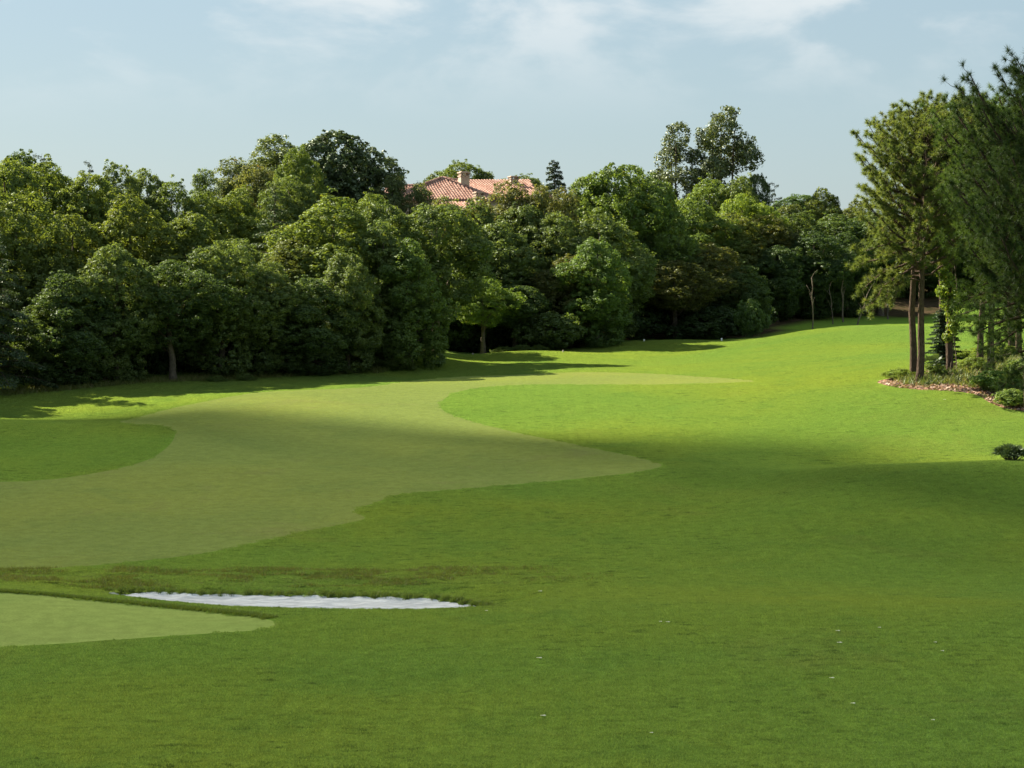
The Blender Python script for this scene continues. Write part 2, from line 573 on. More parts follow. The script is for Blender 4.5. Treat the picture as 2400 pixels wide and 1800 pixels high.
def grass_mat(name, base, yellow, dark, brown, streak=0.5, bump=0.5, transl=0.35, brown_amt=0.25, scrub=False):
    t = NT(name)
    pos = t.node('ShaderNodeNewGeometry').outputs['Position']
    flat = t.mapping(pos, (1, 1, 0.3))
    big = t.noise(flat, 0.055, 3, 0.5, 0.4)
    mid = t.noise(flat, 0.33, 4, 0.6, 0.6)
    fine = t.noise(flat, 2.6, 5, 0.65)
    blade = t.noise(flat, 22.0, 3, 0.7)
    col = t.mix(t.rng(big, 0.35, 0.68), rgba(*base), rgba(*yellow))
    col = t.mix(t.math('MULTIPLY', t.rng(mid, 0.48, 0.72), 0.55), col, rgba(*dark))
    br = t.noise(t.mapping(pos, (1, 1, 1), loc=(13, 7, 0)), 0.16, 5, 0.62, 0.7)
    col = t.mix(t.math('MULTIPLY', t.rng(br, 0.56, 0.74), brown_amt), col, rgba(*brown))
    sp = t.noise(t.mapping(pos, (1, 1, 1), loc=(3, 27, 0)), 0.9, 4, 0.7)
    col = t.mix(t.math('MULTIPLY', t.rng(sp, 0.60, 0.8), brown_amt * 1.2), col, rgba(*brown))
    hs = t.math('MULTIPLY_ADD', t.rng(fine, 0.3, 0.7), 0.20)
    t.n[-1].inputs[2].default_value = 0.90
    col = t.mix(1.0, col, t.node('ShaderNodeCombineColor', {0: hs, 1: hs, 2: hs}).outputs[0], 'MULTIPLY')
    bl = t.node('ShaderNodeMath', {0: t.rng(blade, 0.25, 0.75), 1: 0.5 * streak + 0.25, 2: 0.86 - 0.25 * streak}, operation='MULTIPLY_ADD').outputs[0]
    col = t.mix(1.0, col, t.node('ShaderNodeCombineColor', {0: bl, 1: bl, 2: bl}).outputs[0], 'MULTIPLY')
    if scrub:
        sa = t.node('ShaderNodeAttribute', attribute_name='scrub').outputs['Fac']
        la = t.node('ShaderNodeAttribute', attribute_name='litter').outputs['Fac']
        sn = t.noise(t.mapping(pos, (0.8, 1.6, 1)), 1.8, 5, 0.7)
        sc_col = t.mix(t.rng(sn, 0.35, 0.65), rgba(0.070, 0.080, 0.022), rgba(0.140, 0.130, 0.050))
        col = t.mix(t.math('MULTIPLY', sa, t.rng(sn, 0.3, 0.65, 0.05, 0.6)), col, sc_col)
        ln_ = t.noise(pos, 1.1, 5, 0.7)
        col = t.mix(la, col, t.mix(t.rng(ln_, 0.35, 0.65), rgba(0.035, 0.030, 0.018), rgba(0.085, 0.055, 0.038)))
    # small dark gashes where clumps part
    gash = t.noise(t.mapping(pos, (0.9, 1.3, 1), loc=(41, 5, 0)), 1.6, 6, 0.72)
    gf = t.math('MULTIPLY', t.rng(gash, 0.60, 0.70), streak * 0.55)
    col = t.mix(gf, col, rgba(dark[0] * .5, dark[1] * .5, dark[2] * .5))
    h = t.math('ADD', t.math('MULTIPLY', fine, 0.07), t.math('MULTIPLY', blade, 0.012))
    h = t.math('ADD', h, t.math('MULTIPLY', mid, 0.12))
    h = t.math('SUBTRACT', h, t.math('MULTIPLY', gf, 0.05))
    bp = t.node('ShaderNodeBump', {'Height': h, 'Strength': bump, 'Distance': 1.0}).outputs[0]
    dif = t.node('ShaderNodeBsdfDiffuse', {'Color': col, 'Roughness': 0.8, 'Normal': bp}).outputs[0]
    sh = t.node('ShaderNodeBsdfSheen', {'Color': t.mix(0.5, col, rgba(*yellow)), 'Roughness': 0.5, 'Normal': bp}).outputs[0]
    s = t.node('ShaderNodeMixShader', {0: transl, 1: dif, 2: sh}).outputs[0]
    return t.done(s)


M_ROUGH = grass_mat('rough_grass', (0.125, 0.212, 0.032), (0.165, 0.230, 0.032), (0.100, 0.182, 0.028), (0.150, 0.140, 0.045), 0.6, 0.6, 0.12, 0.35, True)
M_FAIR = grass_mat('fairway_grass', (0.175, 0.222, 0.060), (0.205, 0.240, 0.058), (0.150, 0.200, 0.054), (0.190, 0.170, 0.075), 0.35, 0.16, 0.12, 0.35)
M_GREEN = grass_mat('putting_green_grass', (0.245, 0.315, 0.080), (0.275, 0.335, 0.085), (0.215, 0.290, 0.072), (0.280, 0.300, 0.095), 0.1, 0.12, 0.10, 0.2)


def turf_blade_mat(name, base, yellow, dark, brown, dashes=0.72):
    t = NT(name)
    pos = t.node('ShaderNodeNewGeometry').outputs['Position']
    flat = t.mapping(pos, (1, 1, 0.0))
    big = t.noise(flat, 0.055, 3, 0.5, 0.4)
    mid = t.noise(flat, 0.33, 4, 0.6, 0.6)
    fine = t.noise(flat, 2.6, 5, 0.65)
    col = t.mix(t.rng(big, 0.35, 0.68), rgba(*base), rgba(*yellow))
    col = t.mix(t.math('MULTIPLY', t.rng(mid, 0.48, 0.72), 0.55), col, rgba(*dark))
    br = t.noise(t.mapping(pos, (1, 1, 0), loc=(13, 7, 0)), 0.16, 5, 0.62, 0.7)
    col = t.mix(t.math('MULTIPLY', t.rng(br, 0.56, 0.74), 0.22), col, rgba(*brown))
    dash = t.noise(t.mapping(pos, (0.45, 1.5, 0), loc=(41, 5, 0)), 2.8, 7, 0.74)
    patch = t.rng(t.noise(t.mapping(pos, (0.5, 1.3, 0), loc=(4, 15, 0)), 0.16, 3, 0.5), 0.40, 0.60, 0.30, 1.0)
    col = t.mix(t.math('MULTIPLY', t.math('MULTIPLY', t.rng(dash, 0.54, 0.62), patch), dashes), col, rgba(base[0] * 0.24, base[1] * 0.26, base[2] * 0.38))
    hi = t.noise(t.mapping(pos, (0.7, 1.5, 0), loc=(1, 55, 0)), 3.4, 6, 0.74)
    col = t.mix(t.math('MULTIPLY', t.rng(hi, 0.60, 0.72), 0.35), col, rgba(base[0] * 1.6, base[1] * 1.3, base[2] * 1.9))
    lf = t.node('ShaderNodeAttribute', attribute_name='leaf').outputs['Fac']
    g = t.node('ShaderNodeMath', {0: t.math('ADD', t.math('MULTIPLY', lf, 0.6), t.rng(fine, 0.3, 0.7, 0.0, 0.22)), 1: 1.0, 2: 0.60}, operation='MULTIPLY_ADD').outputs[0]
    col = t.mix(1.0, col, t.node('ShaderNodeCombineColor', {0: g, 1: g, 2: g}).outputs[0], 'MULTIPLY')
    col = t.mix(t.math('MULTIPLY', t.rng(lf, 0.9, 0.96), 0.3), col, rgba(0.26, 0.25, 0.09))
    dif = t.node('ShaderNodeBsdfDiffuse', {'Color': col}).outputs[0]
    tr = t.node('ShaderNodeBsdfTranslucent', {'Color': t.mix(1.0, col, rgba(1.15, 1.15, 0.7), 'MULTIPLY')}).outputs[0]
    return t.done(t.node('ShaderNodeMixShader', {0: 0.4, 1: dif, 2: tr}).outputs[0])


M_BLADE = turf_blade_mat('rough_blades', (0.158, 0.250, 0.066), (0.205, 0.268, 0.058), (0.130, 0.222, 0.060), (0.225, 0.210, 0.085))

M_FBLADE = turf_blade_mat('fairway_blades', (0.215, 0.270, 0.070), (0.262, 0.300, 0.070), (0.185, 0.245, 0.064), (0.270, 0.255, 0.090), 0.35)


def sand_mat():
    t = NT('bunker_sand')
    pos = t.node('ShaderNodeNewGeometry').outputs['Position']
    w = t.noise(t.mapping(pos, (0.6, 2.2, 1)), 2.4, 5, 0.6, 0.8)
    f = t.noise(pos, 14.0, 4, 0.7)
    col = t.mix(t.rng(w, 0.35, 0.65), rgba(0.58, 0.58, 0.575), rgba(0.80, 0.79, 0.77))
    g = t.noise(t.mapping(pos, loc=(5, 2, 0)), 1.7, 5, 0.7)
    col = t.mix(t.math('MULTIPLY', t.rng(g, 0.60, 0.72), 0.5), col, rgba(0.30, 0.31, 0.30))
    h = t.math('ADD', t.math('MULTIPLY', w, 0.10), t.math('MULTIPLY', f, 0.02))
    bp = t.node('ShaderNodeBump', {'Height': h, 'Strength': 0.9, 'Distance': 1.0}).outputs[0]
    return t.done(t.node('ShaderNodeBsdfDiffuse', {'Color': col, 'Roughness': 1.0, 'Normal': bp}).outputs[0])


def mulch_mat():
    t = NT('leaf_litter')
    pos = t.node('ShaderNodeNewGeometry').outputs['Position']
    v = t.node('ShaderNodeTexVoronoi', {'Vector': pos, 'Scale': 7.0})
    col = t.mix(t.rng(v.outputs['Color'], 0.2, 0.8), rgba(0.10, 0.055, 0.035), rgba(0.24, 0.15, 0.11))
    n = t.noise(pos, 0.8, 4, 0.6)
    col = t.mix(t.rng(n, 0.45, 0.6), col, rgba(0.06, 0.07, 0.02))
    bp = t.node('ShaderNodeBump', {'Height': v.outputs['Distance'], 'Strength': 0.8, 'Distance': 0.15}).outputs[0]
    return t.done(t.node('ShaderNodeBsdfDiffuse', {'Color': col, 'Normal': bp}).outputs[0])


def leaf_mat(name, a, b, c_=None, transl=0.42, gloss=0.03):
    t = NT(name)
    lf = t.node('ShaderNodeAttribute', attribute_name='leaf').outputs['Fac']
    info = t.node('ShaderNodeObjectInfo')
    pos = t.node('ShaderNodeNewGeometry').outputs['Position']
    cl_ = t.noise(pos, 0.7, 2, 0.5)
    f = t.math('ADD', t.math('MULTIPLY', lf, 0.6), t.math('MULTIPLY', t.rng(cl_, 0.3, 0.7), 0.4))
    col = t.mix(f, rgba(*a), rgba(*b))
    if c_:
        col = t.mix(t.rng(lf, 0.90, 0.97), col, rgba(*c_))
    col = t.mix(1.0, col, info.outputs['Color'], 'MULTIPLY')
    dif = t.node('ShaderNodeBsdfDiffuse', {'Color': col}).outputs[0]
    tcol = t.mix(1.0, col, rgba(1.35, 1.25, 0.55), 'MULTIPLY')
    tr = t.node('ShaderNodeBsdfTranslucent', {'Color': tcol}).outputs[0]
    s = t.node('ShaderNodeMixShader', {0: transl, 1: dif, 2: tr}).outputs[0]
    gl = t.node('ShaderNodeBsdfGlossy', {'Color': rgba(0.6, 0.65, 0.6), 'Roughness': 0.5}).outputs[0]
    s = t.node('ShaderNodeMixShader', {0: gloss, 1: s, 2: gl}).outputs[0]
    return t.done(s)


def bark_mat(name, a, b, sc=(3, 3, 1)):
    t = NT(name)
    pos = t.node('ShaderNodeTexCoord').outputs['Object']
    n = t.noise(t.mapping(pos, sc), 5.0, 5, 0.7)
    v = t.node('ShaderNodeTexVoronoi', {'Vector': t.mapping(pos, (sc[0] * 3, sc[1] * 3, sc[2] * 2)), 'Scale': 2.0}).outputs['Distance']
    col = t.mix(t.rng(n, 0.3, 0.7), rgba(*a), rgba(*b))
    bp = t.node('ShaderNodeBump', {'Height': t.math('ADD', n, v), 'Strength': 0.7, 'Distance': 0.05}).outputs[0]
    return t.done(t.node('ShaderNodeBsdfDiffuse', {'Color': col, 'Normal': bp}).outputs[0])


def plain_mat(name, a, b, scale=3.0, bump=0.1, rough=0.9):
    t = NT(name)
    pos = t.node('ShaderNodeTexCoord').outputs['Object']
    n = t.noise(pos, scale, 5, 0.65)
    col = t.mix(t.rng(n, 0.3, 0.7), rgba(*a), rgba(*b))
    bp = t.node('ShaderNodeBump', {'Height': n, 'Strength': bump, 'Distance': 0.05}).outputs[0]
    return t.done(t.node('ShaderNodeBsdfPrincipled', {'Base Color': col, 'Roughness': rough, 'Normal': bp}).outputs[0])


M_SAND = sand_mat(); M_MULCH = mulch_mat()
M_LEAF = leaf_mat('broad_leaves', (0.055, 0.095, 0.030), (0.142, 0.188, 0.050), (0.15, 0.15, 0.03))
M_DARK = leaf_mat('dark_glossy_leaves', (0.034, 0.060, 0.024), (0.080, 0.110, 0.045), None, 0.22, 0.06)
M_POPLAR = leaf_mat('poplar_leaves', (0.045, 0.070, 0.028), (0.110, 0.135, 0.060), None, 0.3, 0.06)
M_FEATHER = leaf_mat('feathery_leaves', (0.075, 0.110, 0.040), (0.140, 0.165, 0.065), (0.17, 0.13, 0.05))
M_CEDAR = leaf_mat('cedar_needles', (0.030, 0.060, 0.028), (0.065, 0.095, 0.040), None, 0.2, 0.05)
M_PINE = leaf_mat('pine_needles', (0.068, 0.106, 0.030), (0.138, 0.172, 0.048), (0.17, 0.13, 0.05), 0.4, 0.03)
M_TUFT = leaf_mat('turf_blades', (0.080, 0.135, 0.022), (0.130, 0.185, 0.034), (0.16, 0.15, 0.05), 0.35, 0.04)
M_BARK = bark_mat('grey_brown_bark', (0.055, 0.045, 0.035), (0.13, 0.11, 0.085))
M_PBARK = bark_mat('pine_bark', (0.035, 0.026, 0.022), (0.105, 0.078, 0.060), (4, 4, 1.2))
M_DIMBARK = bark_mat('dim_bark', (0.08, 0.065, 0.05), (0.17, 0.145, 0.115))

# ------------------------------------------------------------------ ground surfaces
for i, (nm, mat) in enumerate((('ground', M_ROUGH), ('fairway', M_FAIR), ('putting_green', M_GREEN), ('sand_bunker', M_SAND), ('mulch_bed', M_MULCH))):
    f = F[zone == i]
    if not len(f):
        continue
    used, inv = np.unique(f, return_inverse=True)
    me = make_mesh(nm, np.c_[V[used], Zv[used]], inv.reshape(-1, 3), mat, True)
    if nm == 'ground':
        X_, Y_ = V[used][:, 0], V[used][:, 1]
        pxs = px_of(X_, Y_, 0)
        sc_ = sstep(55.6, 56.3, Y_) * sstep(59.6, 57.9, Y_) * sstep(1500, 900, pxs)
        sc_ = np.maximum(sc_, sstep(1.2, 0.1, -edge_dist(SAND, X_, Y_)) * 0.7)
        wood = np.interp(pxs, [-400, 0, 300, 600, 900, 1000, 1060, 1400, 1440, 1800, 1850, 2400, 2700],
                         [106, 107, 111.5, 116.5, 121.5, 130, 145, 147, 160, 165, 176, 205, 205])
        lit_ = sstep(-0.8, 1.6, Y_ + 1.2 * vnoise(X_ / 1.7, Y_ / 1.7) - wood)
        for an, av in (('scrub', sc_), ('litter', lit_)):
            at_ = me.attributes.new(an, 'FLOAT', 'POINT')
            at_.data.foreach_set('value', av.astype(np.float32))
    link(nm, me, kind='structure')


def unit(v):
    return v / (np.linalg.norm(v, axis=-1, keepdims=True) + 1e-9)


def leaf_cards(pos, nrm, size, rng, aspect=0.62, tri=False):
    """small leaf faces at pos, facing nrm"""
    n = len(pos)
    r = unit(rng.standard_normal((n, 3)))
    t = unit(np.cross(nrm, r)); b_ = np.cross(nrm, t)
    s = size * (0.65 + 0.7 * rng.random((n, 1)))
    t = t * s * 0.5; b_ = b_ * s * 0.5 * aspect
    v = np.stack([pos - t, pos - b_ * 1.0 + t * 0.1, pos + t, pos + b_ + t * 0.1], 1)
    return v.reshape(-1, 3), np.arange(4 * n).reshape(n, 4)


# ------------------------------------------------------------------ broadleaf crown builder
def crown(seed, H=9.0, Wd=5.0, z0=0.4, n_lobe=34, puff=0.30, m_leaf=34, leaf=0.16, n_puff=900, shape='egg', loose=0.0,
          lobe_r=(0.20, 0.34), up=0.25):
    """returns leaf verts, faces, per-leaf value and limb targets. Crown of lobes, each lobe a shell of leaf puffs"""
    rng = np.random.default_rng(seed)
    R = Wd / 2
    hc = (H - z0)
    L, LR = [], []
    tries = 0
    while len(L) < n_lobe and tries < 6000:
        tries += 1
        t = rng.random()
        th = rng.random() * 2 * np.pi
        if shape == 'egg':
            prof = np.sin(np.pi * np.clip(t * 0.86 + 0.12, 0, 1)) ** 0.6
        elif shape == 'round':
            prof = np.sqrt(max(0, 1 - (2 * t - 1) ** 2)) * 1.0
        elif shape == 'wall':
            prof = min(1.0, (1 - t) * 2.6) ** 0.7
        elif shape == 'umbrella':
            prof = 0.35 + 0.65 * np.sin(np.pi * min(1, t * 0.7 + 0.3))
        else:
            prof = (1 - t) ** 0.75 * 0.95 + 0.05
        prof *= 0.98 + 0.50 * float(vnoise(np.array(math.cos(th) * 1.3 + seed * 7.3), np.array(math.sin(th) * 1.3 + t * 2.6)))
        lr = R * rng.uniform(*lobe_r)
        rad = max(0.0, prof * R - lr * 0.9) * (rng.random() ** 0.35)
        p = np.array([math.cos(th) * rad, math.sin(th) * rad, z0 + lr * 0.8 + t * (hc - lr * 1.8)])
        if L and len(L) < n_lobe * 0.9:
            dd = np.linalg.norm(np.array(L) - p, axis=1)
            if dd.min() < lr * (0.75 if not loose else 1.0):
                continue
        L.append(p); LR.append(lr)
    L = np.array(L); LR = np.array(LR)
    k = rng.integers(0, len(L), n_puff * 3)
    d = unit(rng.standard_normal((n_puff * 3, 3)) + (0, 0, 0.15))
    C = L[k] + d * (LR[k] * (0.9 + 0.2 * rng.random(len(k))))[:, None]
    dist = np.linalg.norm(C[:, None] - L[None], axis=2) / LR[None]
    dist[np.arange(len(k)), k] = 9
    keep = dist.min(1) > 0.92
    C, d = C[keep][:n_puff], d[keep][:n_puff]
    out_ = rng.random(len(C)) < 0.10
    C = C + d * (out_ * rng.uniform(0.08, 0.30, len(C)))[:, None] + np.array([0, 0, 1]) * (out_ * rng.uniform(0.0, 0.3, len(C)))[:, None]
    pr = puff * (0.65 + 0.8 * rng.random(len(C))) * np.where(out_, 0.7, 1.0)
    m = m_leaf
    dirs = unit(d[:, None] * 0.75 + rng.standard_normal((len(C), m, 3)) * 0.75 + np.array([0, 0, up]))
    pos = C[:, None] + dirs * (pr[:, None, None] * (0.55 + 0.55 * rng.random((len(C), m, 1))))
    nrm = unit(dirs + 0.42 * rng.standard_normal(dirs.shape))
    pos = pos.reshape(-1, 3); nrm = nrm.reshape(-1, 3)
    ok = pos[:, 2] > 0.03
    pos, nrm = pos[ok], nrm[ok]
    v, f = leaf_cards(pos, nrm, leaf, rng)
    val = np.repeat(rng.random(len(C)), m)[ok] * 0.5 + rng.random(len(pos)) * 0.5
    return v, f, val, L


def trunk_mesh(seed, L, H, z0, r0=0.16, mat=None, fork=0.35, lean=0.0, stems=1):
    rng = np.random.default_rng(seed + 999)
    ms = Mesh()
    for s in range(stems):
        off_ = rng.uniform(-0.3, 0.3, 2) if stems > 1 else (0, 0)
        top = np.array([off_[0] * 3 + lean * 0.5, off_[1] * 3, H * 0.86])
        n = 9
        zz = np.linspace(-0.35, top[2], n)
        path = np.c_[off_[0] + (top[0] - off_[0]) * (zz / H) + 0.06 * np.cumsum(rng.standard_normal(n)) * 0.6,
                     off_[1] + (top[1] - off_[1]) * (zz / H) + 0.06 * np.cumsum(rng.standard_normal(n)) * 0.6, zz]
        rad = r0 * (1 - 0.85 * (np.arange(n) / (n - 1))) / (1 if stems == 1 else 1.35)
        rad[0] *= 1.45
        ms.add(*tube(path, rad, 8, wob=0.06, rng=rng))
        for q in rng.choice(len(L), min(len(L), 13 // stems), replace=False):
            tgt = L[q]
            zb = max(H * 0.16, min(tgt[2] * 0.62, H * 0.7))
            i = np.interp(zb, zz, np.arange(n))
            st = np.array([np.interp(zb, zz, path[:, 0]), np.interp(zb, zz, path[:, 1]), zb])
            mid = st * 0.5 + tgt * 0.5 + np.array([0, 0, -0.12 * np.linalg.norm(tgt - st)]) + rng.standard_normal(3) * 0.1
            p = np.array([st, st * 0.55 + mid * 0.45, mid, mid * 0.4 + tgt * 0.6, tgt])
            rb = np.interp(zb, zz, rad) * 0.5
            ms.add(*tube(p, rb * np.array([1, .75, .55, .35, .15]), 5))
    return ms.build('trunk', mat or M_BARK, True)


VAR = {}


def variant(key, mat, bark=None, r0=0.17, stems=1, lean=0.0, **kw):
    seed = kw.pop('seed')
    v, f, val, L = crown(seed, **kw)
    H = kw.get('H', 9.0)
    VAR[key] = dict(crown=make_mesh('crown', v, f, mat, False, face_val=val), trunk=trunk_mesh(seed, L, H, kw.get('z0', .4), r0, bark, lean=lean, stems=stems),
                    H=float(np.percentile(v[:, 2], 99.9)), W=float(np.percentile(np.abs(v[:, :2]), 99) * 2))


for s in range(4):
    variant('low%d' % s, M_LEAF, seed=20 + s, H=9.0, Wd=5.2, z0=0.15, n_lobe=60, n_puff=2100, m_leaf=40, puff=0.235, leaf=0.115, shape='egg', lobe_r=(0.2,0.32))
for s in range(3):
    variant('mid%d' % s, M_LEAF, seed=40 + s, H=9.0, Wd=5.4, z0=2.3, n_lobe=36, n_puff=1500, m_leaf=38, puff=0.24, leaf=0.115, shape='round', r0=0.2)
for s in range(2):
    variant('high%d' % s, M_LEAF, seed=50 + s, H=9.0, Wd=5.6, z0=3.3, n_lobe=36, n_puff=1300, m_leaf=38, puff=0.24, leaf=0.115, shape='egg', r0=0.2, lobe_r=(0.2, 0.32))
variant('wall', M_LEAF, seed=61, H=9.0, Wd=4.8, z0=0.1, n_lobe=60, n_puff=1700, m_leaf=34, puff=0.23, leaf=0.125, shape='wall', lobe_r=(0.16, 0.26), up=0.6)
variant('round', M_LEAF, seed=62, H=10, Wd=7.4, z0=0.5, n_lobe=60, n_puff=2100, m_leaf=36, puff=0.26, leaf=0.14, shape='round', lobe_r=(0.15, 0.26))
variant('bigdark', M_DARK, seed=63, H=10, Wd=8.6, z0=0.3, n_lobe=110, n_puff=2600, m_leaf=26, puff=0.30, leaf=0.20, shape='round', lobe_r=(0.16, 0.24))
for s in range(2):
    variant('feather%d' % s, M_FEATHER, seed=70 + s, H=9, Wd=4.6, z0=0.4, n_lobe=40, n_puff=1200, m_leaf=26, puff=0.34, leaf=0.13, shape='cone' if s else 'egg', lobe_r=(0.13, 0.26), loose=1, up=0.8)
variant('poplar', M_POPLAR, seed=81, H=12, Wd=5.6, z0=1.5, n_lobe=44, n_puff=1080, m_leaf=22, puff=0.34, leaf=0.17, shape='egg', lobe_r=(0.13, 0.24), loose=1, up=0.3, stems=3, r0=0.2)
variant('poplar_slim', M_POPLAR, seed=86, H=12, Wd=4.4, z0=1.5, n_lobe=30, n_puff=780, m_leaf=22, puff=0.34, leaf=0.17, shape='egg', lobe_r=(0.15, 0.26), loose=1, up=0.3, stems=2, r0=0.2)
variant('bush0', M_LEAF, seed=91, H=2.4, Wd=3.0, z0=0.05, n_lobe=18, n_puff=420, m_leaf=24, puff=0.20, leaf=0.13, shape='egg', r0=0.06)
variant('bush1', M_LEAF, seed=92, H=2.2, Wd=3.4, z0=0.05, n_lobe=22, n_puff=460, m_leaf=24, puff=0.19, leaf=0.12, shape='umbrella', r0=0.06)
print('broadleaf', round(time.time() - T0, 1))


# ------------------------------------------------------------------ cedars (flat drooping plates)
def cedar(seed, H=10, Wd=6, n_b=46, dens=210, z0=0.6, leaf=0.17, droop=0.18, mat=M_CEDAR, flat=True, power=0.8):
    rng = np.random.default_rng(seed)
    ms = Mesh()
    zz = np.linspace(-0.3, H, 10)
    path = np.c_[0.05 * np.cumsum(rng.standard_normal(10)), 0.05 * np.cumsum(rng.standard_normal(10)), zz]
    ms.add(*tube(path, 0.17 * (1 - zz / H * 0.95).clip(0.03, 1), 7))
    P, N = [], []
    tips = []
    for i in range(n_b):
        t = (i + rng.random()) / n_b
        zb = z0 + (H - z0) * t
        Lb = (Wd / 2) * (1 - t) ** power * rng.uniform(0.75, 1.12) + 0.25
        th = i * 2.4 + rng.uniform(-.4, .4)
        s = np.linspace(0, 1, 6)
        rise = rng.uniform(-0.05, 0.22) * Lb
        bp = np.c_[np.cos(th) * Lb * s, np.sin(th) * Lb * s, zb + rise * s - droop * Lb * s ** 2.2]
        bp[:, :2] += [np.interp(zb, zz, path[:, 0]), np.interp(zb, zz, path[:, 1])]
        ms.add(*tube(bp, 0.035 * (1 - 0.85 * s) * (0.6 + Lb / 3), 4))
        k = int(dens * Lb ** 1.3 / 2)
        u = rng.random(k) ** 0.6
        wdt = (0.12 + 0.30 * Lb * np.sin(np.pi * np.clip(u * 0.8 + 0.12, 0, 1))) * 0.8
        side = rng.uniform(-1, 1, k)
        side = np.sign(side) * np.abs(side) ** 0.8
        x = np.interp(u, s, bp[:, 0]) - np.sin(th) * side * wdt
        y_ = np.interp(u, s, bp[:, 1]) + np.cos(th) * side * wdt
        z_ = np.interp(u, s, bp[:, 2]) - 0.25 * np.abs(side) * wdt + rng.normal(0, 0.05, k) - 0.12 * rng.random(k) ** 2
        P.append(np.c_[x, y_, z_])
        N.append(unit(np.array([np.cos(th) * 0.25, np.sin(th) * 0.25, 1.0]) + 0.5 * rng.standard_normal((k, 3))))
    P = np.concatenate(P); N = np.concatenate(N)
    v, f = leaf_cards(P, N, leaf, rng, 0.35)
    return dict(crown=make_mesh('crown', v, f, mat, face_val=rng.random(len(P))), trunk=ms.build('trunk', M_BARK, True), H=H, W=Wd)


VAR['cedar0'] = cedar(1, 10, 6.5, 54, 330)
VAR['cedar1'] = cedar(2, 10, 5.5, 50, 330, droop=0.3)
VAR['cedar_flat'] = cedar(3, 10, 5.0, 26, 260, power=0.35, droop=0.05)
VAR['spire'] = cedar(4, 8, 3.4, 70, 620, droop=0.15, power=0.62)


# ------------------------------------------------------------------ pines (long needles in tufts)
def needles(P, D, n, length, width, rng):
    k = len(P)
    dirs = unit(D[:, None] * 0.62 + rng.standard_normal((k, n, 3)) * 0.66)
    base = P[:, None] - D[:, None] * length * 0.35 * rng.random((k, n, 1))
    side = unit(np.cross(dirs, rng.standard_normal((k, n, 3)))) * width * 0.5
    Ln = length * (0.7 + 0.45 * rng.random((k, n, 1)))
    droop_ = np.array([0, 0, -0.12]) * Ln
    tip = base + dirs * Ln + droop_
    v = np.stack([base - side, base + side, tip], 2).reshape(-1, 3)
    return v, np.arange(len(v)).reshape(-1, 3)


def pine(seed, H=12, Wd=5.2, zc=4.5, n_b=46, tuft=(62, 0.25, 0.021), r0=0.19, extra=None, tw=9, lean=0.0, zmax=None):
    rng = np.random.default_rng(seed)
    tm = Mesh()
    zz = np.linspace(-0.3, H - 0.4, 16)
    wx = 0.04 * np.cumsum(rng.standard_normal(16)) + lean * (zz / H); wy = 0.04 * np.cumsum(rng.standard_normal(16))
    wx -= wx[0]; wy -= wy[0]
    rad = r0 * (1.0 - 0.82 * (zz.clip(0) / H)); rad[0] *= 1.35
    tm.add(*tube(np.c_[wx, wy, zz], rad, 12, wob=0.035, rng=rng))
    bm_ = Mesh()
    P, D = [], []
    specs = []
    for i in range(n_b):
        t = (i + rng.random()) / n_b
        z_ = zc + (H - 0.5 - zc) * t
        prof = np.sin(np.pi * (0.28 + 0.70 * t)) ** 0.8
        Lb = Wd / 2 * prof * rng.uniform(0.7, 1.15) + 0.35
        specs.append((z_, i * 2.39 + rng.uniform(-.5, .5), Lb, rng.uniform(0.0, 0.35) + 0.45 * t, 0.0))
    for e in (extra or []):
        specs.append(e)
    for z_, th, Lb, rise, droop in specs:
        o = np.array([np.interp(z_, zz, wx), np.interp(z_, zz, wy), z_])
        s = np.linspace(0, 1, 7)
        hdir = np.array([math.cos(th), math.sin(th), 0])
        bp = o + s[:, None] * Lb * hdir + np.c_[0 * s, 0 * s, Lb * (rise * s + 0.42 * s ** 2.2 * (droop == 0) - droop * s ** 2)]
        bp[1:-1] += rng.normal(0, 0.05, (5, 3))
        bm_.add(*tube(bp, (0.022 + 0.018 * Lb) * (1 - 0.8 * s), 4))
        nt = max(3, int(tw * Lb))
        for q in range(nt):
            u = 0.25 + 0.75 * (q + rng.random()) / nt
            p0 = np.array([np.interp(u, s, bp[:, j]) for j in range(3)])
            a_ = th + rng.choice([-1, 1]) * rng.uniform(0.3, 1.3)
            tl = rng.uniform(0.25, 0.75) * (1.15 - 0.6 * u) * (0.5 + Lb / 2.6)
            dr = unit(np.array([math.cos(a_), math.sin(a_), rng.uniform(-0.1, 0.75) - droop * 0.7]))
            p1 = p0 + dr * tl * 0.6; p2 = p0 + dr * tl + np.array([0, 0, 0.15 * tl * (1 - 2 * min(1, droop * 3))])
            bm_.add(*tube([p0, p1, p2], [0.014, 0.010, 0.006], 3, cap=False))
            for w in ((0.55, 1.0) if q % 2 else (1.0,)):
                P.append(p0 + (p2 - p0) * w + rng.normal(0, 0.03, 3)); D.append(unit(dr + np.array([0, 0, 0.55]) + rng.normal(0, .3, 3)))
        P.append(bp[-1]); D.append(unit(bp[-1] - bp[-2] + np.array([0, 0, 0.2])))
    P = np.array(P); D = np.array(D)
    v, f = needles(P, D, tuft[0], tuft[1], tuft[2], rng)
    val = np.repeat(rng.random(len(P)), tuft[0]) * 0.6 + rng.random(len(f)) * 0.4
    return dict(crown=make_mesh('crown', v, f, M_PINE, face_val=val), trunk=tm.build('trunk', M_PBARK, True),
                branch=bm_.build('branches', M_PBARK, True), H=float(np.percentile(v[:, 2], 99.8)), W=Wd)


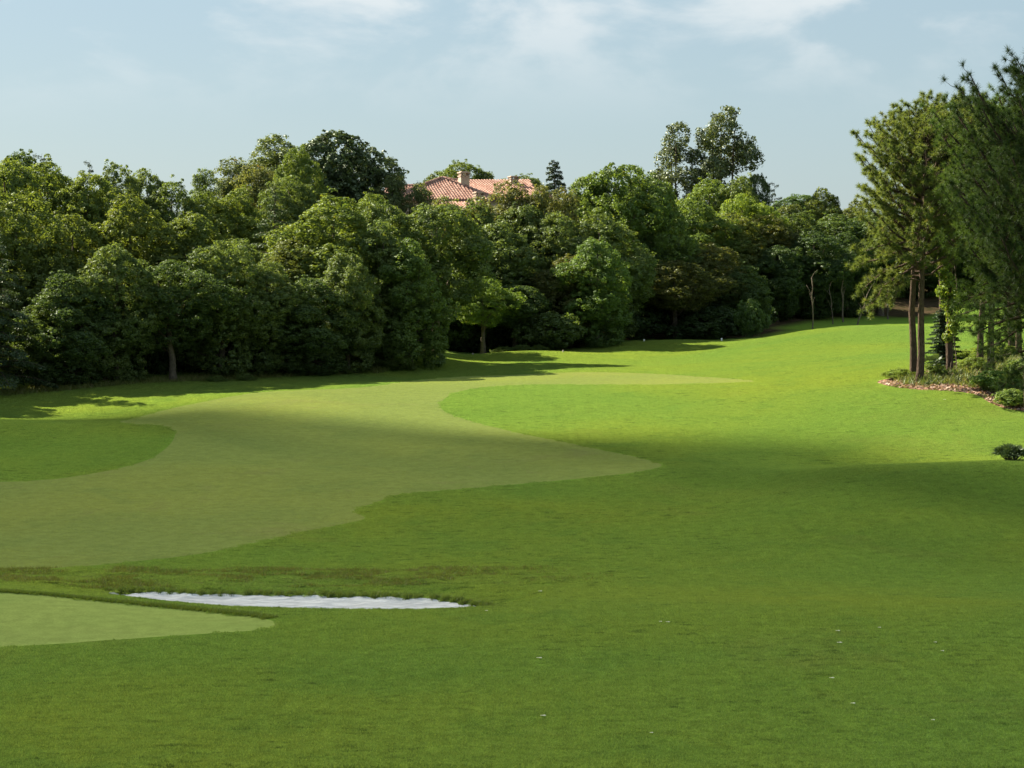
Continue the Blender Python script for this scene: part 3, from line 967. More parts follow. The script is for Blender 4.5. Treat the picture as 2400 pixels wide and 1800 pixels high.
hang = [(5.3, 3.35, 2.7, 0.10, 0.75), (5.0, 3.0, 2.3, 0.2, 0.95), (5.2, 3.6, 1.7, 0.1, 0.95), (4.8, 3.2, 2.0, 0.35, 0.9), (5.6, 2.8, 2.9, 0.1, 0.55), (6.2, 3.15, 3.2, 0.0, 0.25), (6.6, 3.4, 3.2, 0.0, 0.15)]
VAR['pine_hang'] = pine(11, 12.3, 5.6, 5.0, 66, extra=hang, tw=7)
VAR['pine_tall'] = pine(12, 13.0, 5.0, 6.0, 62, tw=6.5)
VAR['pine_thin'] = pine(13, 11.5, 4.2, 6.0, 50, tw=6)
low = [(6.4, 2.9, 2.6, -0.02, 0.25), (6.0, 3.3, 2.5, -0.1, 0.3), (7.0, 2.5, 3.0, 0.0, 0.25), (6.0, 3.7, 2.2, -0.1, 0.35), (7.4, 3.1, 3.4, 0.0, 0.2), (7.9, 3.5, 3.6, 0.05, 0.2)]
VAR['pine_near'] = pine(14, 14.8, 7.8, 6.8, 130, tuft=(64, 0.27, 0.015), r0=0.24, tw=7, extra=low)
print('pines', round(time.time() - T0, 1))


# ------------------------------------------------------------------ planting
def plant(name, key, px, Y, top, wpx, label, tint=(1, 1, 1), cat='tree', group=None, rot=None, h=None, bark=True, fat=None):
    V_ = VAR[key]
    rx, rz = ray(px, top)
    x = float(rx * Y)
    zb = float(height(np.array([x]), np.array([Y]))[0])
    Hm = h if h else (CAM_Z + float(rz) * Y - zb)
    Wm = wpx * Y / FPX * (1.12 if key[:3] in ('low', 'mid', 'hig') else 1.0)
    root = bpy.data.objects.new(name, None)
    root.empty_display_size = 0.3
    COL.objects.link(root)
    root.location = (x, Y, zb - 0.03)
    RN = np.random.default_rng(int(abs(px) * 7 + Y * 13))
    root.rotation_euler = (0, 0, rot if rot is not None else RN.random() * 6.28)
    sx = Wm / V_['W']
    sz = Hm / V_['H']
    root.scale = (sx * (0.92 + 0.2 * RN.random()), sx * (0.92 + 0.2 * RN.random()), sz)
    root['label'] = label
    root['category'] = cat
    if group:
        root['group'] = group
    cr_ = link('crown' if cat == 'tree' else 'foliage', V_['crown'], root)
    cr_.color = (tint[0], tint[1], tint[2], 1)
    tr = link('trunk' if cat == 'tree' else 'stem', V_['trunk'], root)
    if 'branch' in V_:
        link('branches', V_['branch'], root)
    return root


BT = 'broadleaf_tree'
G_WOOD = 'trees of the wood along the fairway'
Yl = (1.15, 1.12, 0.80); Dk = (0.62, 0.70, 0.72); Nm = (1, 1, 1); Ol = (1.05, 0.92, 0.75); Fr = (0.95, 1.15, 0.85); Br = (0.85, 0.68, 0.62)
TREES = [
 # name, variant, px, Y, top, width px, tint, label
 ('cedar_tree', 'cedar1', -10, 107.5, 545, 250, Nm, 'dark drooping cedar at the far left edge, its boughs reaching down to the lawn'),
 (BT, 'low0', 150, 110, 640, 220, Dk, 'dark low-branching tree just right of the leftmost drooping cedar'),
 (BT, 'low1', 270, 112, 575, 230, Nm, 'dense dark tree above the reddish leaf litter at the left lawn edge'),
 (BT, 'mid0', 408, 113, 610, 210, Dk, 'dark tree whose short grey forked trunk shows at the left lawn edge'),
 (BT, 'low2', 520, 116, 565, 230, Nm, 'green-topped tree right of the short forked trunk, crown to the ground'),
 (BT, 'low3', 625, 117.5, 610, 190, Nm, 'mid green rounded tree between the forked-trunk tree and the bulging shady tree'),
 (BT, 'low0', 725, 118, 650, 200, Dk, 'bulging shady tree whose rounded side overhangs the lawn left of the tall leafy wall'),
 (BT, 'low1', 815, 120, 590, 190, Nm, 'shady tree filling the gap just left of the tall wall-like tree'),
 (BT, 'wall', 960, 123, 560, 190, (0.95, 1.05, 0.9), 'tall wall-like tree with a sheer right side where the tree line steps back'),
 (BT, 'wall', 885, 124, 520, 190, Nm, 'upright dense tree forming the left half of the sheer leafy wall'),
 (BT, 'low2', 30, 116, 455, 260, (1.05, 1.0, 0.8), 'sunlit tree rising right behind the leftmost drooping cedar'),
 (BT, 'low3', 165, 119, 500, 240, (1.1, 1.03, 0.75), 'olive-lit tree in the second row above the dark low-branching tree'),
 (BT, 'low0', 300, 120, 455, 250, (1.15, 1.05, 0.75), 'yellow-green tree in the second row above the reddish leaf litter'),
 (BT, 'low1', 440, 121, 500, 240, (1.1, 1.05, 0.8), 'second-row tree with a bright rounded top above the forked trunk'),
 (BT, 'low2', 555, 124, 560, 210, Nm, 'second-row tree right below the layered cedar in the wood'),
 (BT, 'low3', 780, 127, 458, 270, (1.12, 1.1, 0.8), 'big fresh-green domed tree below the large dark round tree'),
 (BT, 'low0', 690, 125, 560, 200, Ol, 'olive tree with lit puffs at the lower left of the big fresh-green dome'),
 (BT, 'low1', 900, 130, 475, 210, Nm, 'green tree at the upper right of the big fresh-green dome'),
 (BT, 'mid1', 1020, 132, 480, 220, Nm, 'green tree top right above the sheer leafy wall'),
 ('cedar_tree', 'cedar0', 640, 131, 432, 190, (1.2, 1.2, 0.9), 'layered cedar with flat shelves of foliage in the middle of the left wood'),
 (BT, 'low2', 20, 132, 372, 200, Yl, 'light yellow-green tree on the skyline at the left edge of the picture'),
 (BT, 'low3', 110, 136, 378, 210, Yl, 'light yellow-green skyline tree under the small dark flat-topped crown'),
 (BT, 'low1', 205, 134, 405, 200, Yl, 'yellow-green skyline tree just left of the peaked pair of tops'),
 (BT, 'low0', 275, 137, 383, 170, Nm, 'left one of the peaked pair of tree tops on the left skyline'),
 (BT, 'low2', 335, 139, 396, 150, Nm, 'right one of the peaked pair of tree tops on the left skyline'),
 (BT, 'low3', 405, 137, 424, 180, (0.95, 0.98, 0.85), 'dark skyline tree where the left skyline dips lowest'),
 (BT, 'low3', 480, 138, 448, 170, Yl, 'olive tree below the loose light trees, right of the skyline dip'),
 (BT, 'low0', 560, 140, 440, 170, Yl, 'yellow-green tree directly left above the layered cedar'),
 ('cedar_tree', 'cedar_flat', 100, 150, 358, 120, Dk, 'small dark flat-topped cedar peeping over the leftmost skyline'),
 ('cedar_tree', 'cedar_flat', 212, 152, 374, 80, Dk, 'little flat cedar crown standing up between two left skyline trees'),
 (BT, 'mid2', 45, 155, 352, 150, Dk, 'darker round tree top behind the skyline in the upper left corner of the wood'),
 ('feathery_tree', 'feather0', 478, 152, 396, 130, (0.8, 0.95, 0.9), 'small grey-green feathery tree at the left foot of the loose skyline trees'),
 ('feathery_tree', 'feather0', 548, 156, 370, 190, Nm, 'pale feathery tree left of the tall loose tree on the skyline'),
 ('feathery_tree', 'feather0', 600, 150, 385, 170, (1.1, 1.0, 0.85), 'brownish pale feathery tree below the tall loose tree'),
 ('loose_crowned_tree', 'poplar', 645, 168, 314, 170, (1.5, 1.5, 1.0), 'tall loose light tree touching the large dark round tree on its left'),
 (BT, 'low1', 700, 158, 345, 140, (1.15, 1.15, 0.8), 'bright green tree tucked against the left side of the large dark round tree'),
 ('large_round_tree', 'bigdark', 785, 165, 309, 295, Nm, 'large dark round tree with glossy leaves dominating the left skyline'),
 (BT, 'low2', 680, 146, 415, 170, Nm, 'green tree below the left flank of the large dark round tree'),
 (BT, 'low3', 870, 142, 452, 150, (1.1, 1.1, 0.85), 'pale green tree below the right flank of the large dark round tree'),
 ('feathery_tree', 'feather0', 925, 162, 408, 130, Nm, 'feathery tree in front of the left end of the tiled roof'),
 ('feathery_tree', 'feather0', 985, 162, 428, 130, Nm, 'feathery tree covering the left corner of the tiled roof'),
 ('feathery_tree', 'feather0', 1040, 156, 462, 180, (1.1, 1.05, 0.9), 'feathery tree just below the eave of the tiled roof'),
 ('feathery_tree', 'feather0', 1120, 158, 462, 160, (1.05, 0.95, 0.8), 'pale feathery tree below the small chimney'),
 ('feathery_tree', 'feather0', 1192, 162, 424, 180, (1.05, 0.92, 0.75), 'tawny feathery tree in front of the middle of the tiled roof'),
 ('feathery_tree', 'feather0', 1265, 161, 434, 160, (1.05, 0.92, 0.75), 'tawny feathery tree in front of the right end of the tiled roof'),
 ('feathery_tree', 'feather0', 1322, 162, 440, 130, Ol, 'feathery tree squeezed between the roof and the large billowing tree'),
 (BT, 'mid2', 1083, 226, 376, 130, (1.1, 1.1, 0.8), 'round green tree behind the roof, at the tall chimney'),
 (BT, 'mid0', 1013, 226, 408, 46, (1.2, 1.1, 0.8), 'tiny tree top behind the left slope of the roof'),
 (BT, 'mid1', 1142, 226, 402, 60, Nm, 'small tree top behind the roof just right of the tall chimney'),
 (BT, 'mid2', 1228, 224, 408, 110, Nm, 'low round tree top behind the roof, right of the second chimney'),
 (BT, 'mid0', 1178, 226, 420, 60, Nm, 'very low tree top behind the roof between the two chimneys'),
 ('conifer_tree', 'spire', 1301, 218, 374, 95, Dk, 'small pointed dark conifer on the skyline right of the roof'),
 # middle bay behind the first tee
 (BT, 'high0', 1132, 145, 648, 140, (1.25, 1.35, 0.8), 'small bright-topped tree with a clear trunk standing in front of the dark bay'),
 (BT, 'high1', 1205, 148, 668, 170, Dk, 'shadowed small tree with a leaning trunk right of the bright-topped one'),
 ('shrub', 'bush0', 1285, 146.5, 730, 150, (0.7, 0.75, 0.7), 'large dim shrub behind the right end of the first tee'),
 (BT, 'low1', 1400, 150, 560, 190, (0.95, 1.1, 0.9), 'rounded green tree bulging out left of the second tee'),
 (BT, 'low0', 1335, 152, 600, 170, Br, 'brownish shady tree left behind the rounded bulging one'),
 (BT, 'low2', 1060, 150, 560, 190, Dk, 'dark tree in the corner where the leafy wall steps back'),
 (BT, 'low3', 1170, 154, 520, 220, Nm, 'dark green tree rising behind the small bright-topped tree'),
 (BT, 'low0', 1110, 157, 480, 220, Nm, 'green tree below the feathery trees, left part of the bay'),
 (BT, 'low1', 1220, 160, 478, 220, Nm, 'green tree below the feathery trees, middle of the bay'),
 (BT, 'low2', 1300, 158, 500, 200, Nm, 'green tree below the large billowing tree on its left side'),
 ('large_round_tree', 'round', 1445, 168, 386, 305, (0.95, 1.02, 0.85), 'large billowing green tree rising highest right of the roof'),
 (BT, 'low3', 1400, 158, 500, 200, Nm, 'green tree right in front of the large billowing tree'),
 (BT, 'low2', 1520, 171, 408, 170, (0.95, 1.02, 0.88), 'right shoulder tree grown together with the large billowing tree'),
 (BT, 'low1', 1378, 170, 412, 160, (0.95, 1.02, 0.88), 'left shoulder tree grown together with the large billowing tree'),
 # behind the second tee
 (BT, 'high0', 1583, 163, 610, 210, Br, 'dim tree with one straight trunk in the dark between the two tee markers'),
 (BT, 'low1', 1500, 168, 560, 180, Dk, 'dark tree left of the straight trunk behind the second tee'),
 (BT, 'low0', 1560, 170, 540, 200, Nm, 'shady green tree rising above the straight-trunk tree'),
 (BT, 'low2', 1660, 170, 570, 190, Br, 'brownish dark tree right of the straight trunk behind the second tee'),
 (BT, 'low3', 1745, 168, 620, 130, Dk, 'dark tree right behind the small rounded shrub'),
 ('shrub', 'bush0', 1762, 160, 700, 80, (0.75, 0.9, 0.8), 'small rounded shrub-like tree at the right end of the second tee'),
 (BT, 'low0', 1625, 180, 470, 200, (1.0, 1.05, 0.85), 'olive green tree below the tall loose poplars'),
 (BT, 'low1', 1545, 182, 470, 170, Nm, 'dark green tree at the lower left of the tall loose poplars'),
 (BT, 'low2', 1710, 182, 500, 190, Ol, 'olive tree below the bright crown right of the poplars'),
 (BT, 'low3', 1660, 196, 418, 170, (1.1, 1.15, 0.8), 'fresh green tree at the foot of the taller poplar'),
 (BT, 'low0', 1735, 194, 412, 130, Nm, 'green skyline tree right of the poplars'),
 (BT, 'mid1', 1775, 200, 408, 70, Dk, 'little dark skyline tree at the right shoulder below the poplars'),
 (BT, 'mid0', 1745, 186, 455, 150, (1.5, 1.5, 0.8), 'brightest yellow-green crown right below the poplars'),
 ('poplar_tree', 'poplar_slim', 1588, 205, 288, 135, Nm, 'left and lower of the two tall airy poplars on the skyline'),
 ('poplar_tree', 'poplar', 1690, 205, 250, 170, Nm, 'right and taller of the two airy poplars on the skyline'),
 ('cedar_tree', 'cedar_flat', 1817, 205, 424, 52, Dk, 'small dark layered cedar standing alone on the right skyline'),
 (BT, 'low1', 1850, 196, 478, 160, Ol, 'olive tree top below the small lone cedar'),
 (BT, 'low2', 1930, 198, 442, 150, (1.1, 1.0, 0.8), 'highest olive tree on the skyline left of the tall pines'),
 (BT, 'low3', 2010, 196, 468, 150, Ol, 'olive tree partly hidden behind the left edge of the pines'),
 (BT, 'low2', 1822, 178, 575, 150, (0.45, 0.55, 0.58), 'dark tree in the shady wood right of the second tee'),  # darkest tints, here and just below, paint in the shade on the right wood
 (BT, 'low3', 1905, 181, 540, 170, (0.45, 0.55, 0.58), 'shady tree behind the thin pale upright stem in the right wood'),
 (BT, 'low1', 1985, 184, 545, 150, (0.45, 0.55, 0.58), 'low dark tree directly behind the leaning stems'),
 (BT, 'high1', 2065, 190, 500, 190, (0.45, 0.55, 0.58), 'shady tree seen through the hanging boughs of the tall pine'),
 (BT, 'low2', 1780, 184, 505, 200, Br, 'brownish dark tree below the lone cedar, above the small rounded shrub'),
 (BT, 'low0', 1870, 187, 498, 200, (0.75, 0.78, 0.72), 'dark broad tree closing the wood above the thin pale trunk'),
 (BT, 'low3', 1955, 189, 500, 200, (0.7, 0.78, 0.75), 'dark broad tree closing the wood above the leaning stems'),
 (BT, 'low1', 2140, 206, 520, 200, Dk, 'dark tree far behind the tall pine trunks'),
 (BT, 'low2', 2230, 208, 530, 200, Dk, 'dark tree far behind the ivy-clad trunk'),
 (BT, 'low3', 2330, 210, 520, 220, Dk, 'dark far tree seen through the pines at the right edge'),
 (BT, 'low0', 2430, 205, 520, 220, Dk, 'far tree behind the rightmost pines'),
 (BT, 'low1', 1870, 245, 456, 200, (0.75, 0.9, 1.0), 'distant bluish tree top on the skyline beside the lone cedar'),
]
for nm, key, px, Y, top, w, tint, lab in TREES:
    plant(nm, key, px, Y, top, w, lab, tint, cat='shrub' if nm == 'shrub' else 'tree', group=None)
# trees just outside the frame on the left keep the wood going and cast their shade
for px, Y, top, w in ((-150, 108, 600, 240), (-260, 104, 560, 260), (-180, 120, 450, 260), (-330, 116, 470, 260), (-120, 134, 390, 240)):
    plant(BT, 'low%d' % (abs(px) % 4), px, Y, top, w, 'green tree of the wood beyond the left edge of the picture', Nm, group='trees beyond the left edge')
# shrubs under the trees close the view below the crowns
for i, (px, Y, hgt) in enumerate([(1060, 149, 3.5), (1115, 151, 3.6), (1175, 152, 3.4), (1235, 152, 3.8), (1300, 153, 3.6), (1370, 155, 3.5),
                                  (1450, 166, 4.0), (1510, 168, 4.2), (1560, 169, 4.0), (1620, 169, 4.2), (1680, 170, 4.0), (1740, 171, 3.8), (1800, 180, 4.2),
                                  (1850, 184, 4.3), (1905, 192, 4.5), (1960, 194, 4.2), (2020, 197, 4.0), (2085, 205, 4.0), (2160, 210, 4.5), (2240, 212, 4.5), (2320, 212, 4.5), (2400, 212, 4.5),
                                  (1480, 162, 2.6), (1640, 163, 2.4), (1700, 164, 2.6), (330, 117, 3.0), (460, 118, 3.0), (400, 119, 3.6), (230, 114, 2.6), (90, 110, 2.4), (580, 119, 2.6), (660, 119.5, 2.4)]):
    plant('shrub', 'bush%d' % (i % 2), px, Y, 0, 150 if Y > 140 else 120, 'dark undergrowth shrub in the shade below the tree crowns', (0.45, 0.55, 0.58), cat='shrub',  # deep shade under the crowns put into this dark tint
          group='undergrowth below the wood', h=hgt)
for px, Y, hgt, w, lab in ((1180, 144, 0.5, 60, 'low weeds behind the crest of the nearer tee, left of the leaning trunk'), (1225, 144.5, 0.55, 50, 'low weeds right of the leaning trunk behind the nearer tee'),
                      (1262, 145, 0.5, 50, 'low weeds at the foot of the large dim shrub behind the nearer tee'), (880, 122.5, 0.7, 60, 'low weedy shrub left of the foot of the sheer leafy wall'),
                      (915, 124, 0.6, 50, 'low weedy shrub under the sheer leafy wall'), (500, 113, 0.4, 50, 'low weeds on the lawn edge right of the forked trunk'), (570, 114, 0.5, 50, 'low weeds midway between forked trunk and bulging shady tree')):
    plant('shrub', 'bush1', px, Y, 0, w, lab, (0.9, 0.95, 0.8), cat='shrub', h=hgt)

# pines on the right
PN = 'pine_tree'
plant(PN, 'pine_hang', 2160, 97.5, 258, 270, 'front pine of the twin trunks, boughs hanging to its left over the lawn', rot=0.0)
plant(PN, 'pine_tall', 2150, 99.3, 240, 230, 'slimmer pine standing directly behind the front twin trunk', rot=2.0)
plant(PN, 'pine_tall', 2232, 99.5, 212, 220, 'pine with a leaf-covered trunk base right of the twin trunks', rot=4.1)
plant(PN, 'pine_thin', 2215, 103, 262, 200, 'thinner pine just left behind the leaf-covered trunk', rot=1.1)
plant(PN, 'pine_tall', 2302, 103, 235, 220, 'pine trunk third from the right edge above the green shrub', rot=5.0)
plant(PN, 'pine_thin', 2332, 98, 250, 200, 'thin forked pine trunk right of the hanging dark bough', rot=0.4)
plant(PN, 'pine_thin', 2372, 108, 270, 200, 'second pine trunk from the right edge of the picture', rot=2.8)
plant(PN, 'pine_tall', 2396, 106, 250, 200, 'rightmost pine trunk, cut by the edge of the picture', rot=3.3)
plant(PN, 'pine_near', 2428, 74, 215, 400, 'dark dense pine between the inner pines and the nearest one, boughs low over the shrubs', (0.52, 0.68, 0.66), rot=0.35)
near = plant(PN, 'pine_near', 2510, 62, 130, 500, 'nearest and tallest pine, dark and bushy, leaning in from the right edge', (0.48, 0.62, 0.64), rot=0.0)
print('planted', round(time.time() - T0, 1))

# ------------------------------------------------------------------ the cloud that shades the foreground
def cloud_mat():
    # a thin cloud: about a quarter of the sunlight comes through
    t = NT('thin_cloud')
    a_ = t.node('ShaderNodeBsdfTransparent', {'Color': rgba(1, 1, 1)}).outputs[0]
    b_ = t.node('ShaderNodeBsdfDiffuse', {'Color': rgba(0.85, 0.85, 0.85)}).outputs[0]
    return t.done(t.node('ShaderNodeMixShader', {0: 0.48, 1: a_, 2: b_}).outputs[0])


def cloud(center, radii, name='cloud'):
    rng = np.random.default_rng(5)
    import bmesh
    bm = bmesh.new()
    bmesh.ops.create_icosphere(bm, subdivisions=5, radius=1.0)
    for v in bm.verts:
        x, y, z = v.co
        k = 1 + 0.10 * float(vnoise(np.array(x * 4.0 + 7), np.array(y * 4.0 + z * 2.7))) + 0.12 * float(vnoise(np.array(x * 9 + 3), np.array(y * 9 + z * 8)))
        v.co = (x * radii[0] * k, y * radii[1] * k, z * radii[2] * k)
    me = bpy.data.meshes.new(name)
    bm.to_mesh(me); bm.free()
    for p in me.polygons:
        p.use_smooth = True
    me.materials.append(cloud_mat())
    o = link(name, me, kind='structure')
    o.location = center
    return o


CLOUD_D = 560.0
CLOUD_GROUND = np.array([-9.0, -16.0, 0.0])
CLOUD_R = (53.0, 107.0, 14.0)
cc = CLOUD_GROUND + SUN * CLOUD_D
cloud_o = cloud(tuple(cc), CLOUD_R)

# ------------------------------------------------------------------ the house on the hill
def tile_mat():
    t = NT('roof_tiles')
    pos = t.node('ShaderNodeNewGeometry').outputs['Position']
    v = t.node('ShaderNodeTexVoronoi', {'Vector': pos, 'Scale': 2.6}).outputs['Color']
    col = t.mix(t.rng(v, 0.2, 0.8), rgba(0.25, 0.145, 0.118), rgba(0.36, 0.235, 0.195))
    n = t.noise(pos, 0.9, 5, 0.7)
    col = t.mix(t.math('MULTIPLY', t.rng(n, 0.55, 0.75), 0.5), col, rgba(0.22, 0.12, 0.09))
    return t.done(t.node('ShaderNodeBsdfDiffuse', {'Color': col}).outputs[0])


M_TILE = tile_mat()
M_STUCCO = plain_mat('chimney_stucco', (0.34, 0.25, 0.19), (0.42, 0.32, 0.25), 2.0, 0.1)
M_WALL = plain_mat('cream_wall', (0.50, 0.44, 0.37), (0.58, 0.52, 0.44), 1.0, 0.05)
M_GUT = plain_mat('dark_gutter', (0.10, 0.075, 0.065), (0.13, 0.10, 0.09), 2.0, 0.0)


def P3(px, row, Y):
    return np.array([float(q) for q in at(px, row, Y)])


def tiled_plane(ms, poly, e, step=0.31, r=0.088):
    """a roof slope: base polygon plus rounded cover tiles running down the slope, each course lapping the next"""
    poly = np.array(poly)
    n = np.cross(poly[1] - poly[0], poly[2] - poly[0]); n = n / np.linalg.norm(n)
    if n[2] < 0:
        n = -n
    e = e - n * (e @ n); e = e / np.linalg.norm(e)
    dn = np.cross(e, n); dn /= np.linalg.norm(dn)
    if dn[2] > 0:
        dn = -dn
    o = poly[0]
    q = np.c_[(poly - o) @ e, (poly - o) @ dn]
    # base slab 12 cm thick
    b_ = len(poly)
    v = np.r_[poly, poly - n * 0.12]
    for i in range(1, b_ - 1):
        ms.add(v[[0, i, i + 1]], [[0, 1, 2]])
    for i in range(b_):
        j = (i + 1) % b_
        ms.add(v[[i, j, b_ + j, b_ + i]], [[0, 1, 2, 3]])
    a_ = q[:, 0].min() + step / 2
    while a_ < q[:, 0].max():
        ts = []
        for i in range(b_):
            p1, p2 = q[i], q[(i + 1) % b_]
            if (p1[0] - a_) * (p2[0] - a_) < 0:
                ts.append(p1[1] + (p2[1] - p1[1]) * (a_ - p1[0]) / (p2[0] - p1[0]))
        if len(ts) >= 2:
            t0, t1 = min(ts), max(ts)
            k = max(1, int((t1 - t0) / 0.42))
            for j in range(k):
                s0 = t0 + (t1 - t0) * j / k; s1 = t0 + (t1 - t0) * (j + 1) / k + 0.03
                prof = []
                for ang in (0, 60, 120, 180):
                    c_, s_ = math.cos(math.radians(ang)), math.sin(math.radians(ang))
                    prof.append((c_ * r, s_ * r))
                vv = []
                for s, lift, sc in ((s0, 0.0, 0.85), (s1, 0.014, 1.06)):
                    for c_, s_ in prof:
                        vv.append(o + e * (a_ + c_ * sc) + dn * s + n * (s_ * sc + lift + 0.003))
                ms.add(vv, [[0, 1, 5, 4], [1, 2, 6, 5], [2, 3, 7, 6], [4, 5, 6, 7]])
        a_ += step


def ridge_tiles(ms, A, B, r=0.15):
    L = np.linalg.norm(B - A)
    k = max(1, int(L / 0.45))
    for i in range(k):
        p0 = A + (B - A) * i / k; p1 = A + (B - A) * (i + 1.05) / k
        v, f = tube([p0, p1], [r * 0.85, r * 1.1], 6)
        ms.add(v + (0, 0, 0.06), f)


def house():
    root = bpy.data.objects.new('house', None); COL.objects.link(root)
    O = P3(1110, 560, 204); O[2] = float(height(np.array([O[0]]), np.array([O[1]]))[0])
    root.location = O
    root['label'] = 'house with pink clay tile roof and three stucco chimneys behind the wood'
    root['category'] = 'house'
    ang = math.radians(20)
    e1 = np.array([math.cos(ang), math.sin(ang), 0]); nn = np.array([math.sin(ang), -math.cos(ang), 0])
    E1 = P3(1170, 463, 203); E0 = E1 - e1 * 11.4
    E0[2] = E1[2] = float(at(1100, 465, 200)[2])
    A = P3(1037, 417, 206)
    B = P3(1060, 422, 209); Cc = P3(1240, 433, 213)
    R0 = P3(1148, 463, 203.6); R1 = P3(1264, 462, 205.5); R2 = P3(1314, 452, 213)
    R0[2] = R1[2] = R2[2] = E0[2] + 0.15
    sub = lambda pl: [p - O for p in pl]
    ms = Mesh()
    tiled_plane(ms, sub([A, E0, E1]), e1)
    BL = A - nn * 9.0; BL2 = E0 - nn * 8
    tiled_plane(ms, sub([A, E0, BL2 + (0, 0, 0)]), -nn)
    ridge_tiles(ms, A - O, E0 - O); ridge_tiles(ms, A - O, E1 - O)
    link('roof', ms.build('front_roof', M_TILE), root, label='front hipped slope of pink tiles')
    ms = Mesh()
    tiled_plane(ms, sub([B, R0, R1, Cc]), unit(R1 - R0))
    tiled_plane(ms, sub([Cc, R1, R2]), unit(R2 - R1))
    ridge_tiles(ms, B - O, Cc - O); ridge_tiles(ms, Cc - O, R1 - O); ridge_tiles(ms, Cc - O, R2 - O); ridge_tiles(ms, A - O, B - O)
    link('roof', ms.build('long_roof', M_TILE), root, label='long right slope of smoother red tiles')
    ms = Mesh()
    l0 = P3(905, 436, 210); l1 = P3(1000, 436, 211); l2 = P3(1000, 470, 206); l3 = P3(895, 470, 205)
    tiled_plane(ms, sub([l0, l1, l2, l3]), unit(l1 - l0))
    ridge_tiles(ms, l0 - O, l1 - O)
    link('roof', ms.build('left_roof', M_TILE), root, label='low left roof behind the trees')
    ms = Mesh()
    p = [P3(1036, 473, 200.5), P3(1112, 473, 201.5), P3(1124, 494, 198.2), P3(1008, 494, 197.5)]
    tiled_plane(ms, sub(p), unit(p[1] - p[0]))
    ridge_tiles(ms, p[0] - O, p[3] - O); ridge_tiles(ms, p[1] - O, p[2] - O)
    link('roof', ms.build('porch_roof', M_TILE), root, label='small lower roof below the front eave')
    ms = Mesh()
    for a_, b_ in ((E0 - nn * 0.5, E1 - nn * 0.5), (R0, R1), (l3, l2)):
        a2, b2 = a_.copy() - O, b_.copy() - O
        top_ = min(a2[2], b2[2]) - 0.13
        d = unit(b2 - a2); nrm = np.array([-d[1], d[0], 0])
        q = []
        for pt in (a2 + d * 0.4, b2 - d * 0.4):
            for off_ in (0.45, 0.75):
                for z in (-1.0, top_):
                    q.append((pt[0] + nrm[0] * off_, pt[1] + nrm[1] * off_, z))
        ms.add(q, [[0, 1, 5, 4], [2, 6, 7, 3], [0, 2, 3, 1], [4, 5, 7, 6], [1, 3, 7, 5]])
    link('wall', ms.build('wall', M_WALL), root)
    g = Mesh()
    for a_, b_ in ((E0, E1), (R0, R1)):
        v, f = tube([a_ - O - (0, 0, 0.16), b_ - O - (0, 0, 0.16)], [0.07, 0.07], 6)
        g.add(v, f)
    link('gutter', g.build('gutter', M_GUT), root)
    for px, Y, top, base, w, lab in ((1087, 205.5, 401, 436, 0.90, 'tall stucco chimney near the roof peak'), (1203, 210.5, 412, 436, 0.82, 'second chimney on the long ridge'),
                                     (1122, 199, 449, 476, 0.82, 'small low chimney by the front eave')):
        t_ = P3(px, top, Y) - O; b_ = P3(px, base, Y) - O
        hh = t_[2] - b_[2]
        m = Mesh()
        m.add(*box(t_[0], t_[1], b_[2] - 1.2, w, w, hh * 0.62 + 1.2, ang))
        ch = link('chimney', m.build('chimney', M_STUCCO), root, label=lab)
        m = Mesh()
        z1 = b_[2] + hh * 0.62
        m.add(*box(t_[0], t_[1], z1, w * 1.12, w * 1.12, hh * 0.06, ang))
        zz = z1 + hh * 0.06
        for ax in (-1, 1):
            for ay in (-1, 0, 1):
                for (dx, dy) in ({(ax * 0.43, ay * 0.43), (ay * 0.43, ax * 0.43)}):
                    x_ = dx * w; y_ = dy * w
                    m.add(*box(t_[0] + x_ * math.cos(ang) - y_ * math.sin(ang), t_[1] + x_ * math.sin(ang) + y_ * math.cos(ang), zz, w * 0.17, w * 0.17, hh * 0.17, ang))
        m.add(*box(t_[0], t_[1], zz + hh * 0.17, w * 1.18, w * 1.18, hh * 0.08, ang))
        m.add(*box(t_[0], t_[1], zz + hh * 0.25, w * 0.8, w * 0.8, hh * 0.05, ang))
        link('chimney_cap', m.build('chimney_cap', M_STUCCO), ch)
    return root


house()


# ------------------------------------------------------------------ turf blades, litter, island planting
def blades(name, pts, hgt, n, spread, mat, width=0.012, seed=1, lean=0.5, **props):
    rng = np.random.default_rng(seed)
    pts = np.asarray(pts)
    z = height(pts[:, 0], pts[:, 1])
    B_ = np.repeat(np.c_[pts, z], n, 0)
    k = len(B_)
    B_[:, :2] += rng.normal(0, spread, (k, 2))
    h = hgt * (0.5 + 0.8 * rng.random(k)) * np.repeat(0.6 + 0.8 * rng.random(len(pts)), n)
    th = rng.random(k) * 6.28
    side = np.c_[np.cos(th), np.sin(th), 0 * th] * width * 0.5
    ln = rng.normal(0, lean, (k, 2)) * h[:, None]
    tip = B_ + np.c_[ln, h]
    B_[:, 2] -= 0.01
    v = np.stack([B_ - side, B_ + side, tip], 1).reshape(-1, 3)
    me = make_mesh(name, v, np.arange(len(v)).reshape(-1, 3), mat, face_val=rng.random(k))
    return link(name, me, **props)


rg = np.random.default_rng(77)


